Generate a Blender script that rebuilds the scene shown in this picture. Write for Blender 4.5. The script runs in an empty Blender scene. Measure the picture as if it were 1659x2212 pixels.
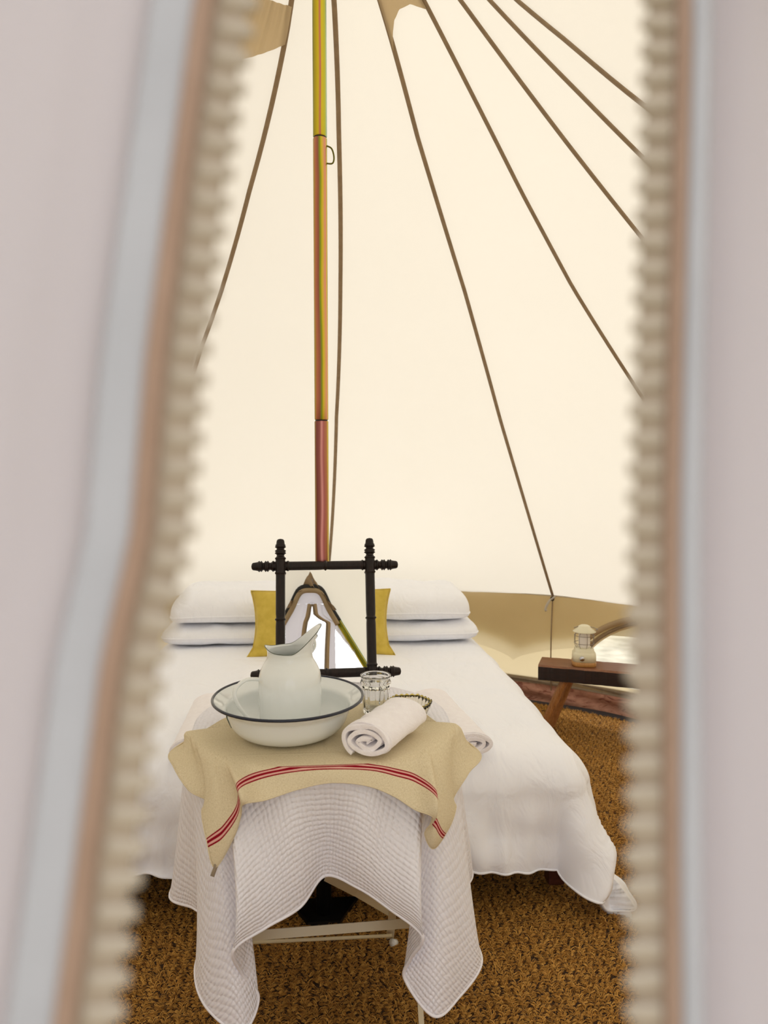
import bpy, bmesh, math, random
import numpy as np
from mathutils import Vector, Matrix, noise as mnoise

random.seed(7)
rng = np.random.default_rng(11)
S = bpy.context.scene
COL = S.collection

# ------------------------------------------------------------------ camera, sky, sun, exposure
EYE, YAW, PITCH, FPX = 1.30, math.radians(4.8), math.radians(3.5), 1600.0
cam = bpy.data.cameras.new('camera')
camo = bpy.data.objects.new('camera', cam)
COL.objects.link(camo)
camo.location = (0, 0, EYE)
camo.rotation_euler = (math.radians(90) - PITCH, 0, -YAW)
cam.sensor_fit = 'HORIZONTAL'
cam.sensor_width = 36.0
cam.lens = FPX / 1659 * 36.0
cam.clip_start = 0.01
cam.dof.use_dof = True
cam.dof.focus_distance = 1.95
cam.dof.aperture_fstop = 7.6
S.camera = camo

W = bpy.data.worlds.new('sky')
S.world = W
W.use_nodes = True
bg = W.node_tree.nodes['Background']
bg.inputs[0].default_value = (0.97, 0.965, 1.0, 1)
bg.inputs[1].default_value = 2.85

SUN_DIR = Vector((-0.55, -0.28, -0.78)).normalized()      # the way the light travels
sl = bpy.data.lights.new('sun', 'SUN')
sl.energy = 2.7
sl.angle = math.radians(0.6)
sl.color = (1.0, 0.98, 0.97)
so = bpy.data.objects.new('sun', sl)
COL.objects.link(so)
so.rotation_euler = SUN_DIR.to_track_quat('-Z', 'Y').to_euler()

S.view_settings.view_transform = 'Standard'
S.view_settings.look = 'None'
S.view_settings.exposure = -0.66
S.view_settings.gamma = 1
S.view_settings.use_curve_mapping = False
S.cycles.use_denoising = True
S.cycles.max_bounces = 12
S.cycles.diffuse_bounces = 6
S.cycles.transmission_bounces = 10
S.cycles.transparent_max_bounces = 16

# ------------------------------------------------------------------ helpers
def srgb(r, g, b):
    f = lambda c: ((c / 255) / 12.92) if c / 255 <= 0.04045 else (((c / 255) + 0.055) / 1.055) ** 2.4
    return (f(r), f(g), f(b), 1)

class NT:
    """small node-tree writer"""
    def __init__(s, name):
        s.m = bpy.data.materials.new(name)
        s.m.use_nodes = True
        s.t = s.m.node_tree
        s.t.nodes.clear()
        s.out = s.t.nodes.new('ShaderNodeOutputMaterial')
    def n(s, typ, **kw):
        nd = s.t.nodes.new(typ)
        for k, v in kw.items():
            if k.startswith('i_'):
                nd.inputs[int(k[2:])].default_value = v
            else:
                setattr(nd, k, v)
        return nd
    def l(s, a, b):
        s.t.links.new(a, b)
    def math(s, op, a, b=None):
        nd = s.n('ShaderNodeMath', operation=op)
        for i, v in enumerate((a, b)):
            if v is None: continue
            if isinstance(v, (int, float)): nd.inputs[i].default_value = v
            else: s.l(v, nd.inputs[i])
        return nd.outputs[0]
    def noise(s, scale, detail=2, vec=None, rough=0.5, dist=0.0):
        nd = s.n('ShaderNodeTexNoise')
        nd.inputs['Scale'].default_value = scale
        nd.inputs['Detail'].default_value = detail
        nd.inputs['Roughness'].default_value = rough
        nd.inputs['Distortion'].default_value = dist
        if vec is not None: s.l(vec, nd.inputs['Vector'])
        return nd
    def ramp(s, fac, stops):
        nd = s.n('ShaderNodeValToRGB')
        e = nd.color_ramp.elements
        while len(e) < len(stops): e.new(0.5)
        for el, (p, c) in zip(e, stops):
            el.position = p; el.color = c
        s.l(fac, nd.inputs[0])
        return nd.outputs[0]
    def obj(s, scale=(1, 1, 1)):
        tc = s.n('ShaderNodeTexCoord')
        mp = s.n('ShaderNodeMapping')
        mp.inputs['Scale'].default_value = scale
        s.l(tc.outputs['Object'], mp.inputs[0])
        return mp.outputs[0]
    def bump(s, h, strength, dist):
        nd = s.n('ShaderNodeBump')
        nd.inputs['Strength'].default_value = strength
        nd.inputs['Distance'].default_value = dist
        s.l(h, nd.inputs['Height'])
        return nd.outputs[0]
    def principled(s, color=None, rough=0.5, metal=0.0, normal=None, **kw):
        p = s.n('ShaderNodeBsdfPrincipled')
        if color is not None:
            if isinstance(color, tuple): p.inputs['Base Color'].default_value = color
            else: s.l(color, p.inputs['Base Color'])
        p.inputs['Roughness'].default_value = rough
        p.inputs['Metallic'].default_value = metal
        if normal is not None: s.l(normal, p.inputs['Normal'])
        for k, v in kw.items():
            p.inputs[k.replace('_', ' ')].default_value = v
        s.l(p.outputs[0], s.out.inputs[0])
        return p

def cloth_mat(name, c1, c2, trans=0.0, noise_scale=6, bump_scale=900, bump=0.15, tcol=None, wrinkle=0, rough=0.9, sheen=0.15):
    t = NT(name)
    v = t.obj()
    nz = t.noise(noise_scale, 4, v)
    col = t.ramp(nz.outputs[0], [(0.3, c1), (0.7, c2)])
    fine = t.noise(bump_scale, 2, v)
    nrm = t.bump(fine.outputs[0], bump, 0.002)
    if wrinkle:
        wn = t.noise(7, 3, t.obj((1.6, 1, 1)), 0.5, 1.4)
        b2 = t.n('ShaderNodeBump'); b2.inputs['Strength'].default_value = wrinkle; b2.inputs['Distance'].default_value = 0.03
        t.l(wn.outputs[0], b2.inputs['Height']); t.l(nrm, b2.inputs['Normal']); nrm = b2.outputs[0]
    if trans <= 0:
        t.principled(col, rough, normal=nrm, Sheen_Weight=sheen)
    else:
        d = t.n('ShaderNodeBsdfDiffuse'); t.l(col, d.inputs[0]); t.l(nrm, d.inputs['Normal'])
        tr = t.n('ShaderNodeBsdfTranslucent'); t.l(nrm, tr.inputs['Normal'])
        if tcol is None: t.l(col, tr.inputs[0])
        else: tr.inputs[0].default_value = tcol
        mx = t.n('ShaderNodeMixShader'); mx.inputs[0].default_value = trans
        t.l(d.outputs[0], mx.inputs[1]); t.l(tr.outputs[0], mx.inputs[2])
        t.l(mx.outputs[0], t.out.inputs[0])
    return t.m

def wood_mat(name, stops, scale=(3, 3, 30), rough=0.5, dist=1.5):
    t = NT(name)
    v = t.obj(scale)
    nz = t.noise(4, 5, v, 0.6, dist)
    col = t.ramp(nz.outputs[0], stops)
    t.principled(col, rough, normal=t.bump(nz.outputs[0], 0.3, 0.002))
    return t.m

M = {}
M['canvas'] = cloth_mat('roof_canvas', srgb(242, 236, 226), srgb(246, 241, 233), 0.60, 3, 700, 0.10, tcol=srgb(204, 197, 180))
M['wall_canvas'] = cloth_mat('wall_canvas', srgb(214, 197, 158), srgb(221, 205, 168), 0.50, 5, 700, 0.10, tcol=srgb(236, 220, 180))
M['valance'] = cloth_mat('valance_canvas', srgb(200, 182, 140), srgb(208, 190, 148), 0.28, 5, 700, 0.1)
M['trim_and_vent_shade'] = cloth_mat('trim_and_vent_shade', srgb(200, 182, 150), srgb(208, 190, 158), 0.50, 6, 600, 0.1, tcol=srgb(214, 190, 150))
M['seam'] = cloth_mat('seam_tape', srgb(142, 120, 92), srgb(156, 133, 103), 0, 40, 900, 0.2)
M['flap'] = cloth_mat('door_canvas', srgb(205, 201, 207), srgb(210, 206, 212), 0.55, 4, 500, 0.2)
M['flap_tape'] = cloth_mat('zip_tape_cloth', srgb(142, 127, 107), srgb(154, 139, 118), 0, 60, 900, 0.2)
M['flap_band'] = cloth_mat('white_webbing', srgb(156, 156, 158), srgb(163, 163, 165), 0, 30, 900, 0.2)
M['piping_tan'] = cloth_mat('tan_piping', srgb(148, 122, 102), srgb(141, 115, 95), 0, 60, 600, 0.2)
M['tooth'] = cloth_mat('zip_tooth', srgb(156, 144, 125), srgb(167, 155, 136), 0, 60, 600, 0.1, rough=0.5)
M['mud'] = None
M['duvet'] = cloth_mat('duvet_cotton', srgb(243, 246, 255), srgb(246, 248, 255), 0, 5, 600, 0.06, wrinkle=0.35)
M['pillow'] = cloth_mat('pillow_cotton', srgb(243, 246, 255), srgb(246, 248, 255), 0, 5, 600, 0.06, wrinkle=0.35)
M['mustard'] = cloth_mat('mustard_wool', srgb(196, 170, 66), srgb(212, 186, 82), 0, 30, 420, 0.5)
M['terry'] = cloth_mat('terry_towel', srgb(244, 240, 244), srgb(249, 246, 250), 0, 60, 420, 0.8)
M['black'] = cloth_mat('black_groundsheet', srgb(16, 18, 26), srgb(24, 26, 34), 0, 30, 300, 0.2, rough=0.6)
M['bench_side'] = wood_mat('charred_oak', [(0.3, srgb(22, 13, 11)), (0.7, srgb(46, 24, 18))], (2, 20, 20), 0.45)
M['bench_top'] = wood_mat('brown_oak', [(0.3, srgb(92, 54, 32)), (0.7, srgb(148, 96, 60))], (3, 40, 30), 0.35)
M['oak'] = wood_mat('oak_leg', [(0.3, srgb(128, 80, 40)), (0.55, srgb(172, 118, 68)), (0.75, srgb(188, 134, 82))], (26, 26, 5), 0.45)
M['bamboo'] = wood_mat('bamboo_base', [(0.3, srgb(168, 118, 62)), (0.7, srgb(196, 148, 88))], (60, 8, 8), 0.4)
M['dark_wood'] = wood_mat('dark_turned_wood', [(0.3, srgb(14, 9, 8)), (0.7, srgb(36, 21, 17))], (30, 30, 6), 0.36)
M['dark_wood'].node_tree.nodes['Principled BSDF'].inputs['Specular IOR Level'].default_value = 0.3
M['bed_wood'] = wood_mat('red_brown_wood', [(0.3, srgb(62, 28, 20)), (0.7, srgb(92, 46, 32))], (6, 6, 20), 0.4)

def simple(name, c, rough=0.4, metal=0.0, **kw):
    t = NT(name)
    nz = t.noise(25, 2, t.obj())
    p = t.principled(c, rough, metal, **kw)
    r = t.n('ShaderNodeMapRange'); r.inputs['To Min'].default_value = max(0.0, rough - 0.05); r.inputs['To Max'].default_value = rough + 0.05
    t.l(nz.outputs[0], r.inputs[0]); t.l(r.outputs[0], p.inputs['Roughness'])
    return t.m
M['enamel'] = simple('white_enamel', srgb(228, 232, 232), 0.12, Coat_Weight=0.4)
M['navy'] = simple('navy_enamel', srgb(20, 26, 46), 0.15)
M['mirror'] = simple('mirror_glass', (0.93, 0.94, 0.93, 1), 0.0, 1.0)
M['mirror'].node_tree.nodes['Map Range'].inputs['To Max'].default_value = 0.004
M['table_paint'] = simple('cream_painted_steel', srgb(206, 190, 152), 0.35)
M['cream'] = simple('cream_lantern_paint', srgb(226, 219, 190), 0.4)
M['chrome'] = simple('chrome', srgb(200, 200, 205), 0.15, 1.0)
M['wire'] = simple('steel_wire', srgb(150, 140, 130), 0.3, 0.9)
M['globe'] = simple('frosted_globe', srgb(240, 234, 226), 0.35)
M['white_plastic'] = simple('white_plastic', srgb(225, 222, 214), 0.4)
M['grey_plastic'] = simple('grey_plastic', srgb(150, 155, 160), 0.3)
M['black_metal'] = simple('black_metal', srgb(18, 16, 16), 0.4, 0.3)
M['mark'] = simple('enamel_mark', srgb(74, 84, 70), 0.3)

def glass(name, col, rough=0.0):
    t = NT(name)
    t.principled(col, rough, Transmission_Weight=1.0, IOR=1.46)
    return t.m
M['glass'] = glass('clear_glass', (0.97, 0.98, 0.97, 1))
M['yglass'] = glass('straw_glass', (0.97, 0.93, 0.80, 1))
M['yrim'] = glass('amber_glass', (0.85, 0.70, 0.18, 1), 0.05)

def mesh_obj(name, verts, faces, mat=None, parent=None, smooth=True, uvs=None):
    me = bpy.data.meshes.new(name)
    me.from_pydata([tuple(map(float, v)) for v in verts], [], [tuple(map(int, f)) for f in faces])
    if uvs is not None:
        ul = me.uv_layers.new(name='UVMap')
        li = np.empty(len(me.loops), dtype=np.int32)
        me.loops.foreach_get('vertex_index', li)
        ul.data.foreach_set('uv', np.asarray(uvs, dtype=np.float32)[li].ravel())
    if smooth:
        me.polygons.foreach_set('use_smooth', [True] * len(me.polygons))
    me.update()
    if mat is not None: me.materials.append(mat)
    o = bpy.data.objects.new(name, me)
    COL.objects.link(o)
    if parent is not None: o.parent = parent
    return o

def grid_faces(nr, nc, wrap=False, flip=False):
    F = []
    for i in range(nr - 1):
        for j in range(nc if wrap else nc - 1):
            k = (j + 1) % nc
            q = (i * nc + j, i * nc + k, (i + 1) * nc + k, (i + 1) * nc + j)
            F.append(q[::-1] if flip else q)
    return F

def thing(name, label, cat, loc=(0, 0, 0), rz=0, group=None):
    o = bpy.data.objects.new(name, None)
    o.empty_display_size = 0.05
    COL.objects.link(o)
    o.location = loc; o.rotation_euler = (0, 0, rz)
    tag(o, label, cat, group)
    return o

def tag(o, label, cat, group=None):
    o['label'] = label; o['category'] = cat
    if group: o['group'] = group
    return o

def struct(o, label=None, cat=None):
    o['kind'] = 'structure'
    if label: o['label'] = label
    if cat: o['category'] = cat
    return o

def bm_obj(name, bm, mat, parent=None, smooth=True):
    me = bpy.data.meshes.new(name)
    bm.normal_update()
    bm.to_mesh(me); bm.free()
    if smooth: me.polygons.foreach_set('use_smooth', [True] * len(me.polygons))
    if mat: me.materials.append(mat)
    o = bpy.data.objects.new(name, me)
    COL.objects.link(o)
    if parent is not None: o.parent = parent
    return o

def box(name, c, size, mat, parent=None, bevel=0.004, rot=None, seg=2):
    bm = bmesh.new()
    bmesh.ops.create_cube(bm, size=1.0)
    bmesh.ops.scale(bm, vec=size, verts=bm.verts)
    if bevel: bmesh.ops.bevel(bm, geom=list(bm.edges), offset=bevel, segments=seg, affect='EDGES', profile=0.6)
    if rot is not None: bmesh.ops.rotate(bm, cent=(0, 0, 0), matrix=rot, verts=bm.verts)
    bmesh.ops.translate(bm, vec=c, verts=bm.verts)
    return bm_obj(name, bm, mat, parent, smooth=False)

def lathe(name, prof, mat, parent=None, n=48, center=(0, 0, 0), axis='Z', closed=False, radf=None):
    """prof: list of (r, z). radf(phi, i) optional radius factor"""
    V, F = [], []
    m = len(prof)
    for i, (r, z) in enumerate(prof):
        for j in range(n):
            a = 2 * math.pi * j / n
            rr = r * (radf(a, i) if radf else 1)
            p = (rr * math.cos(a), rr * math.sin(a), z)
            if axis == 'X': p = (p[2], p[0], p[1])
            V.append((p[0] + center[0], p[1] + center[1], p[2] + center[2]))
    F = grid_faces(m, n, True, flip=(axis == 'Z' and False))
    if closed:
        for j in range(n):
            k = (j + 1) % n
            F.append(((m - 1) * n + j, (m - 1) * n + k, k, j))
    else:
        if prof[0][0] > 1e-6: F.append(tuple(range(n))[::-1])
        if prof[-1][0] > 1e-6: F.append(tuple((m - 1) * n + j for j in range(n)))
    o = mesh_obj(name, V, F, mat, parent)
    bm = bmesh.new(); bm.from_mesh(o.data)
    bmesh.ops.remove_doubles(bm, verts=bm.verts, dist=1e-6)
    bmesh.ops.recalc_face_normals(bm, faces=bm.faces)
    bm.to_mesh(o.data); bm.free()
    return o

def tube_geo(pts, rad, n=8, flat=None, cap=True):
    pts = [Vector(p) for p in pts]
    V, F = [], []
    up = Vector((0, 0, 1))
    prev = None
    for i, p in enumerate(pts):
        t = (pts[min(i + 1, len(pts) - 1)] - pts[max(i - 1, 0)]).normalized()
        if prev is None:
            a = up if abs(t.dot(up)) < 0.95 else Vector((1, 0, 0))
            x = t.cross(a).normalized()
        else:
            x = (prev - t * prev.dot(t)).normalized()
        prev = x
        y = t.cross(x)
        r = rad[i] if hasattr(rad, '__len__') else rad
        for j in range(n):
            a = 2 * math.pi * j / n
            ry = r if flat is None else r * flat
            V.append(p + x * (math.cos(a) * r) + y * (math.sin(a) * ry))
    F = grid_faces(len(pts), n, True)
    if cap:
        F.append(tuple(range(n))[::-1]); F.append(tuple((len(pts) - 1) * n + j for j in range(n)))
    return V, F

def tube(name, pts, rad, mat, parent=None, n=8, flat=None):
    V, F = tube_geo(pts, rad, n, flat)
    return mesh_obj(name, V, F, mat, parent)

def cr(P, s, closed=False):
    """Catmull-Rom through rows of P (k,d) sampled at parameters s (in index units)"""
    P = np.asarray(P, float); k = len(P)
    out = []
    for u in s:
        i = int(math.floor(u)); f = u - i
        if closed: idx = [(i - 1) % k, i % k, (i + 1) % k, (i + 2) % k]
        else:
            i = min(i, k - 2); f = u - i
            idx = [max(i - 1, 0), i, i + 1, min(i + 2, k - 1)]
        a, b, c, d = P[idx[0]], P[idx[1]], P[idx[2]], P[idx[3]]
        out.append(0.5 * ((2 * b) + (-a + c) * f + (2 * a - 5 * b + 4 * c - d) * f * f + (-a + 3 * b - 3 * c + d) * f ** 3))
    return np.array(out)

def smooth_path(pts, n):
    return cr(pts, np.linspace(0, len(pts) - 1, n))

def at(px, py, Y):
    """point of the room seen at a pixel of the photograph, at distance Y down the tent"""
    a, b = px - 829.5, 1106 - py
    up = b * math.cos(PITCH) - FPX * math.sin(PITCH); f = FPX * math.cos(PITCH) + b * math.sin(PITCH)
    X = a * math.cos(YAW) + f * math.sin(YAW); Yd = f * math.cos(YAW) - a * math.sin(YAW)
    return np.array([X / Yd * Y, Y, EYE + up / Yd * Y])

def wob(seed, n=10, f=(2, 12)):
    r = np.random.default_rng(seed)
    k = r.uniform(f[0], f[1], n); th = r.uniform(0, 2 * np.pi, n); ph = r.uniform(0, 2 * np.pi, n)
    def g(x, y):
        s = 0
        for a, b, c in zip(k, th, ph): s = s + np.sin((x * np.cos(b) + y * np.sin(b)) * a + c) / n ** 0.5
        return s
    return g

# ------------------------------------------------------------------ the tent
PY, RE, ZE, ZA = 2.05, 2.25, 0.60, 3.05
PEAK = np.array([0, 0.20, 1.68])
SLOPE = 0.61
def doorY(z): return 0.20 - (1.68 - z) * 0.20
def frame_pt(z, side):
    return np.array([side * (1.68 - z) * SLOPE, doorY(z), z])
TH_D = math.degrees(math.atan2((1.68 - ZE) * SLOPE, doorY(ZE) - PY))     # where the door frame meets the eave
def eave_pt(th):
    """th in degrees from the back of the tent, + to the right"""
    a = abs(th)
    if a <= TH_D:
        t = math.radians(a)
        r = RE
        if a > 120:
            q = frame_pt(ZE, 1); rd = math.hypot(q[0], q[1] - PY)
            r = RE + (rd - RE) * (a - 120) / (TH_D - 120)
        x, y, z = math.sin(t) * r, PY + math.cos(t) * r, ZE
    else:
        f = (a - TH_D) / (180 - TH_D)
        z = ZE + (PEAK[2] - ZE) * f
        x, y, z = frame_pt(z, 1)
    return np.array([math.copysign(x, th) if a > 1e-9 else 0.0, y, z])
def roof_pt(th, t, off=0.0):
    """t = 0 apex .. 1 eave"""
    e = eave_pt(th)
    A = np.array([0, PY, ZA])
    p = A + (e - A) * t
    p[2] -= 0.05 * 4 * t * (1 - t)
    bl_ = min(1.0, max(0.0, (abs(th) - 118) / 34)); bl_ = bl_ * bl_ * (3 - 2 * bl_)
    p[2] += 0.34 * bl_ * math.sin(math.pi * t) * (1 - 0.3 * t)      # the porch roof is pitched up over the doorway
    if off:
        d = np.array([0, PY, p[2]]) - p; L = np.linalg.norm(d)
        if L > 1e-6: p = p + d / L * off * 0.74
        p[2] -= off * 0.67
    return p
SEAMS = {
    'm5': [(0, -145), (1, -150)], 'm4': [(0, -118), (1, -121)], 'm3': [(0, -88), (1, -92)], 'm2': [(0, -52), (1, -62)],
    'm1': [(0, -15), (.155, -16.7), (.30, -21.3), (.42, -23.7), (.5, -25.5), (1, -31)],
    's0': [(0, 10), (.13, 8.9), (.24, 6.8), (.40, 4.9), (.6, 2.9), (.9, 1.2), (1, 0.6)],
    's1': [(0, 37), (.16, 36.4), (.25, 35.0), (.42, 35.2), (.61, 34.4), (1, 33.9)],
    's2': [(0, 62.5), (.16, 62.2), (.33, 60.9), (.44, 61.0), (.59, 62.9), (1, 65)],
    's3': [(0, 80), (.18, 82.4), (.32, 83.5), (.44, 84.7), (1, 92)],
    's4': [(0, 95), (.2, 97.8), (.3, 100.8), (.39, 102.7), (1, 112)],
    's5': [(0, 105), (.235, 112.8), (.29, 116.8), (.38, 120.4), (1, 136)],
}
ORDER = ['m5', 'm4', 'm3', 'm2', 'm1', 's0', 's1', 's2', 's3', 's4', 's5']
def seam_th(k, t):
    P = SEAMS[k]
    return float(np.interp(t, [p[0] for p in P], [p[1] for p in P]))

NTR = 40
ceiling = struct(thing('ceiling', 'cream canvas tent roof rising to the centre pole', 'roof'))
edges = [lambda t: -180.0] + [(lambda t, k=k: seam_th(k, t)) for k in ORDER] + [lambda t: 180.0]
for g in range(len(edges) - 1):
    V = []; nc = 18
    for i in range(NTR + 1):
        t = 0.012 + (1 - 0.012) * i / NTR
        a, b = edges[g](t), edges[g + 1](t)
        for j in range(nc):
            u = j / (nc - 1)
            th = a + (b - a) * u
            sag = 0.018 * math.sin(math.pi * u) * t
            rip = 0.0022 * math.sin(u * 60 + i * .35) * max(0, (t - .82) / .18) * math.sin(math.pi * u) if t > .82 else 0
            V.append(roof_pt(th, t, sag + rip))
    o = mesh_obj('panel', V, grid_faces(NTR + 1, nc), M['canvas'], ceiling)
for k in ORDER:
    pts = [roof_pt(seam_th(k, t), t, 0.006) for t in np.linspace(0.02, 1.0, 60)]
    tube('seam', pts, 0.0082, M['seam'], ceiling, n=8, flat=0.5)
# canopy hem along the eave
pts = [roof_pt(th, 1.0, 0.004) for th in np.linspace(-TH_D, TH_D, 160)]
tube('eave_hem', pts, 0.004, M['canvas'], ceiling, n=6)
# apex collar
lathe('apex_cap', [(0.10, -0.10), (0.055, -0.03), (0.045, 0.03), (0.0, 0.035)], M['seam'], ceiling, 24, center=(0, PY, ZA - 0.01))

# shade of the outside vent hoods near the top, put in as darker cloth
def vent_shade(a0, a1, t0, lowf, wr=0.0, seed=1, o0=0.012):
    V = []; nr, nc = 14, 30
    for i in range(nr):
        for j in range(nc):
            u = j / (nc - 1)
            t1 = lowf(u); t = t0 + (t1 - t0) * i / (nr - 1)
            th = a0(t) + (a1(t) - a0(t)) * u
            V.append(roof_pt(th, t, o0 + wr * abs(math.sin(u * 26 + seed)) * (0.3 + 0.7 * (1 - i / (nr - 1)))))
    return mesh_obj('vent_shade_patch', V, grid_faces(nr, nc), M['trim_and_vent_shade'], ceiling)
vent_shade(lambda t: seam_th('m2', t), lambda t: seam_th('m1', t), 0.136, lambda u: 0.166 + 0.045 * (1 - u), 0.012)
vent_shade(lambda t: seam_th('s1', t), lambda t: seam_th('s2', t), 0.06, lambda u: float(np.interp(u, [0, .08, .2, .4, .7, 1], [.176, .163, .154, .148, .149, .160])), 0.003, 2)

# walls
def wall_pt(th, z, off=0.0):
    e = eave_pt(th)
    d = np.array([e[0], e[1] - PY]); d /= np.linalg.norm(d)
    r = 0.02 * math.sin(math.pi * z / ZE) + off
    return np.array([e[0] - d[0] * r, e[1] - d[1] * r, z])
WC, WW, WB, WT = 53.0, 15.0, 0.155, 0.545      # the arched window: centre, half width (deg), sill, top
def in_win(th, z):
    x = (th - WC) / WW
    if abs(x) >= 1 or z < WB: return False
    return z < WB + 0.06 + (WT - WB - 0.06) * (1 - abs(x) ** 2.2) ** 0.55
def wall(name, a, b, label):
    root = struct(thing(name, label, 'wall'))
    n = max(2, int(abs(b - a) / 0.4)); nz = 60
    V = [wall_pt(a + (b - a) * j / n, ZE * i / nz) for i in range(nz + 1) for j in range(n + 1)]
    F = []
    for i in range(nz):
        for j in range(n):
            if in_win(a + (b - a) * (j + .5) / n, ZE * (i + .5) / nz): continue
            q = i * (n + 1) + j
            F.append((q, q + 1, q + n + 2, q + n + 1))
    mesh_obj('canvas_panel', V, F, M['wall_canvas'], root)
    return root
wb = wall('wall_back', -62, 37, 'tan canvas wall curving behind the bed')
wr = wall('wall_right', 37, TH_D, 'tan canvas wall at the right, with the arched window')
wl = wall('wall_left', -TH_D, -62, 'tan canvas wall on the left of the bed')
for k in ORDER:
    th = seam_th(k, 1.0)
    if abs(th) > TH_D: continue
    tube('seam', [wall_pt(th, z, 0.006) for z in np.linspace(0.005, ZE, 16)], 0.006, M['seam'],
         wb if -62 <= th <= 37 else (wr if th > 37 else wl), n=6, flat=0.5)

# outer valance whose scalloped edge shades the upper wall
V = []; angs = np.arange(-TH_D, TH_D, 0.5)
cusps = [-150, -121, -92, -62, -31, 0.6 - 4, 29.2, 65, 92, 112, 136, 160]
for th in angs:
    c0 = max([c for c in cusps if c <= th], default=-180); c1 = min([c for c in cusps if c > th], default=180)
    u = (th - c0) / (c1 - c0)
    zl = 0.285 + 0.135 * (math.sin(math.pi * min(max(u, 0), 1))) ** 0.62
    e = eave_pt(th); d = np.array([e[0], e[1] - PY]); d /= np.linalg.norm(d)
    for i in range(7):
        z = ZE + (zl - ZE) * i / 6
        V.append((e[0] + d[0] * (0.004 + 0.022 * i / 6), e[1] + d[1] * (0.004 + 0.022 * i / 6), z))
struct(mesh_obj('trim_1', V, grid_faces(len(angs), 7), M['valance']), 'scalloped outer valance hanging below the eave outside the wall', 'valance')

# window in the right wall
t = NT('window_mesh_sheet')
v = t.obj()
d = t.n('ShaderNodeBsdfTranslucent'); d.inputs[0].default_value = srgb(240, 244, 246)
tr = t.n('ShaderNodeBsdfTransparent'); tr.inputs[0].default_value = (1, 1, 1, 1)
nz = t.noise(140, 2, v)
mx = t.n('ShaderNodeMixShader')
mr = t.n('ShaderNodeMapRange'); mr.inputs['To Min'].default_value = 0.78; mr.inputs['To Max'].default_value = 0.88
t.l(nz.outputs[0], mr.inputs[0]); t.l(mr.outputs[0], mx.inputs[0])
t.l(d.outputs[0], mx.inputs[1]); t.l(tr.outputs[0], mx.inputs[2]); t.l(mx.outputs[0], t.out.inputs[0])
M['pane'] = t.m
win = struct(thing('window_1', 'arched white mesh window in the right wall behind the lantern', 'window'))
V = [wall_pt(th, z, -0.004) for z in np.linspace(WB - .01, WT, 14) for th in np.linspace(WC - WW, WC + WW, 40)]
F = [f for f in grid_faces(14, 40)]
keep = []
for f in F:
    thc = WC - WW + 2 * WW * ((f[0] % 40) + .5) / 39; zc = WB - .01 + (WT - WB + .01) * ((f[0] // 40) + .5) / 13
    if in_win(thc, max(zc, WB + .001)) or in_win(WC + (thc - WC) * .93, max(WB + .001, zc - .03)): keep.append(f)
mesh_obj('pane', V, keep, M['pane'], win)
def arch(sc, rad, off, dz=0.0, flat=None, name='window_frame', mat=None):
    pts = []
    for x in np.linspace(-1, 1, 61):
        z = WB + 0.06 + (WT - WB - 0.06) * max(0, 1 - abs(x) ** 2.2) ** 0.55
        pts.append(wall_pt(WC + x * WW * sc, min(z * 1.0 + dz, ZE - .01), off))
    pts = [wall_pt(WC - WW * sc, WB, off)] + pts + [wall_pt(WC + WW * sc, WB, off)]
    return tube(name, pts, rad, mat or M['seam'], win, n=8, flat=flat)
arch(1.0, 0.009, 0.004)
arch(1.06, 0.015, 0.014, 0.02, name='rolled_cover', mat=M['trim_and_vent_shade'])
# inner band of the half-open cover
V = []
for i in range(5):
    for x in np.linspace(-1, 1, 61):
        z = WB + 0.06 + (WT - WB - 0.06) * max(0, 1 - abs(x) ** 2.2) ** 0.55
        k = 1 - 0.055 * i / 4
        V.append(wall_pt(WC + x * WW * 1.03 * k, WB + (z - WB) * (1.02 - 0.07 * i / 4), 0.010 - 0.002 * i + 0.002 * math.sin(x * 40)))
mesh_obj('mesh_border', V, grid_faces(5, 61), M['trim_and_vent_shade'], win)

# mud skirt, hem roll and black edge
t = NT('terracotta_groundsheet')
v = t.obj((3, 3, 8))
nz = t.noise(5, 4, v, 0.6, 1.0)
col = t.ramp(nz.outputs[0], [(0.34, srgb(120, 66, 52)), (0.46, srgb(172, 122, 102)), (0.66, srgb(192, 144, 122)), (0.76, srgb(170, 72, 54))])
t.principled(col, 0.7)
M['mud'] = t.m
def ring(name, a, b, zf, off0, off1, mat, label, cat, ph=0.0, wobble=0.006):
    V = []; n = 400
    for j in range(n + 1):
        th = a + (b - a) * j / n
        for i in range(7):
            f = i / 6
            z = zf[0] + (zf[1] - zf[0]) * f
            o = off0 + (off1 - off0) * f + wobble * math.sin(f * 7 + ph + math.sin(th * .17) * 3) * math.sin(math.pi * f)
            p = wall_pt(th, 0.0, o); V.append((p[0], p[1], z + 0.003 * math.sin(th * .3 + ph) * f))
    return struct(mesh_obj(name, V, grid_faces(n + 1, 7), mat), label, cat)
ring('trim_2', -TH_D, TH_D, (0.012, 0.105), 0.035, 0.012, M['mud'], 'terracotta groundsheet skirt folded up at the foot of the wall', 'skirt', 0, 0.014)
ring('trim_3', -TH_D, TH_D, (0.103, 0.14), 0.016, 0.010, M['flap_tape'], 'beige canvas hem along the foot of the wall above the skirt', 'hem', 1, 0.006)
ring('trim_4', -TH_D, TH_D, (0.010, 0.014), 0.10, 0.03, M['black'], 'black groundsheet strip between carpet and skirt', 'groundsheet', 2, 0.0)

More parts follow.
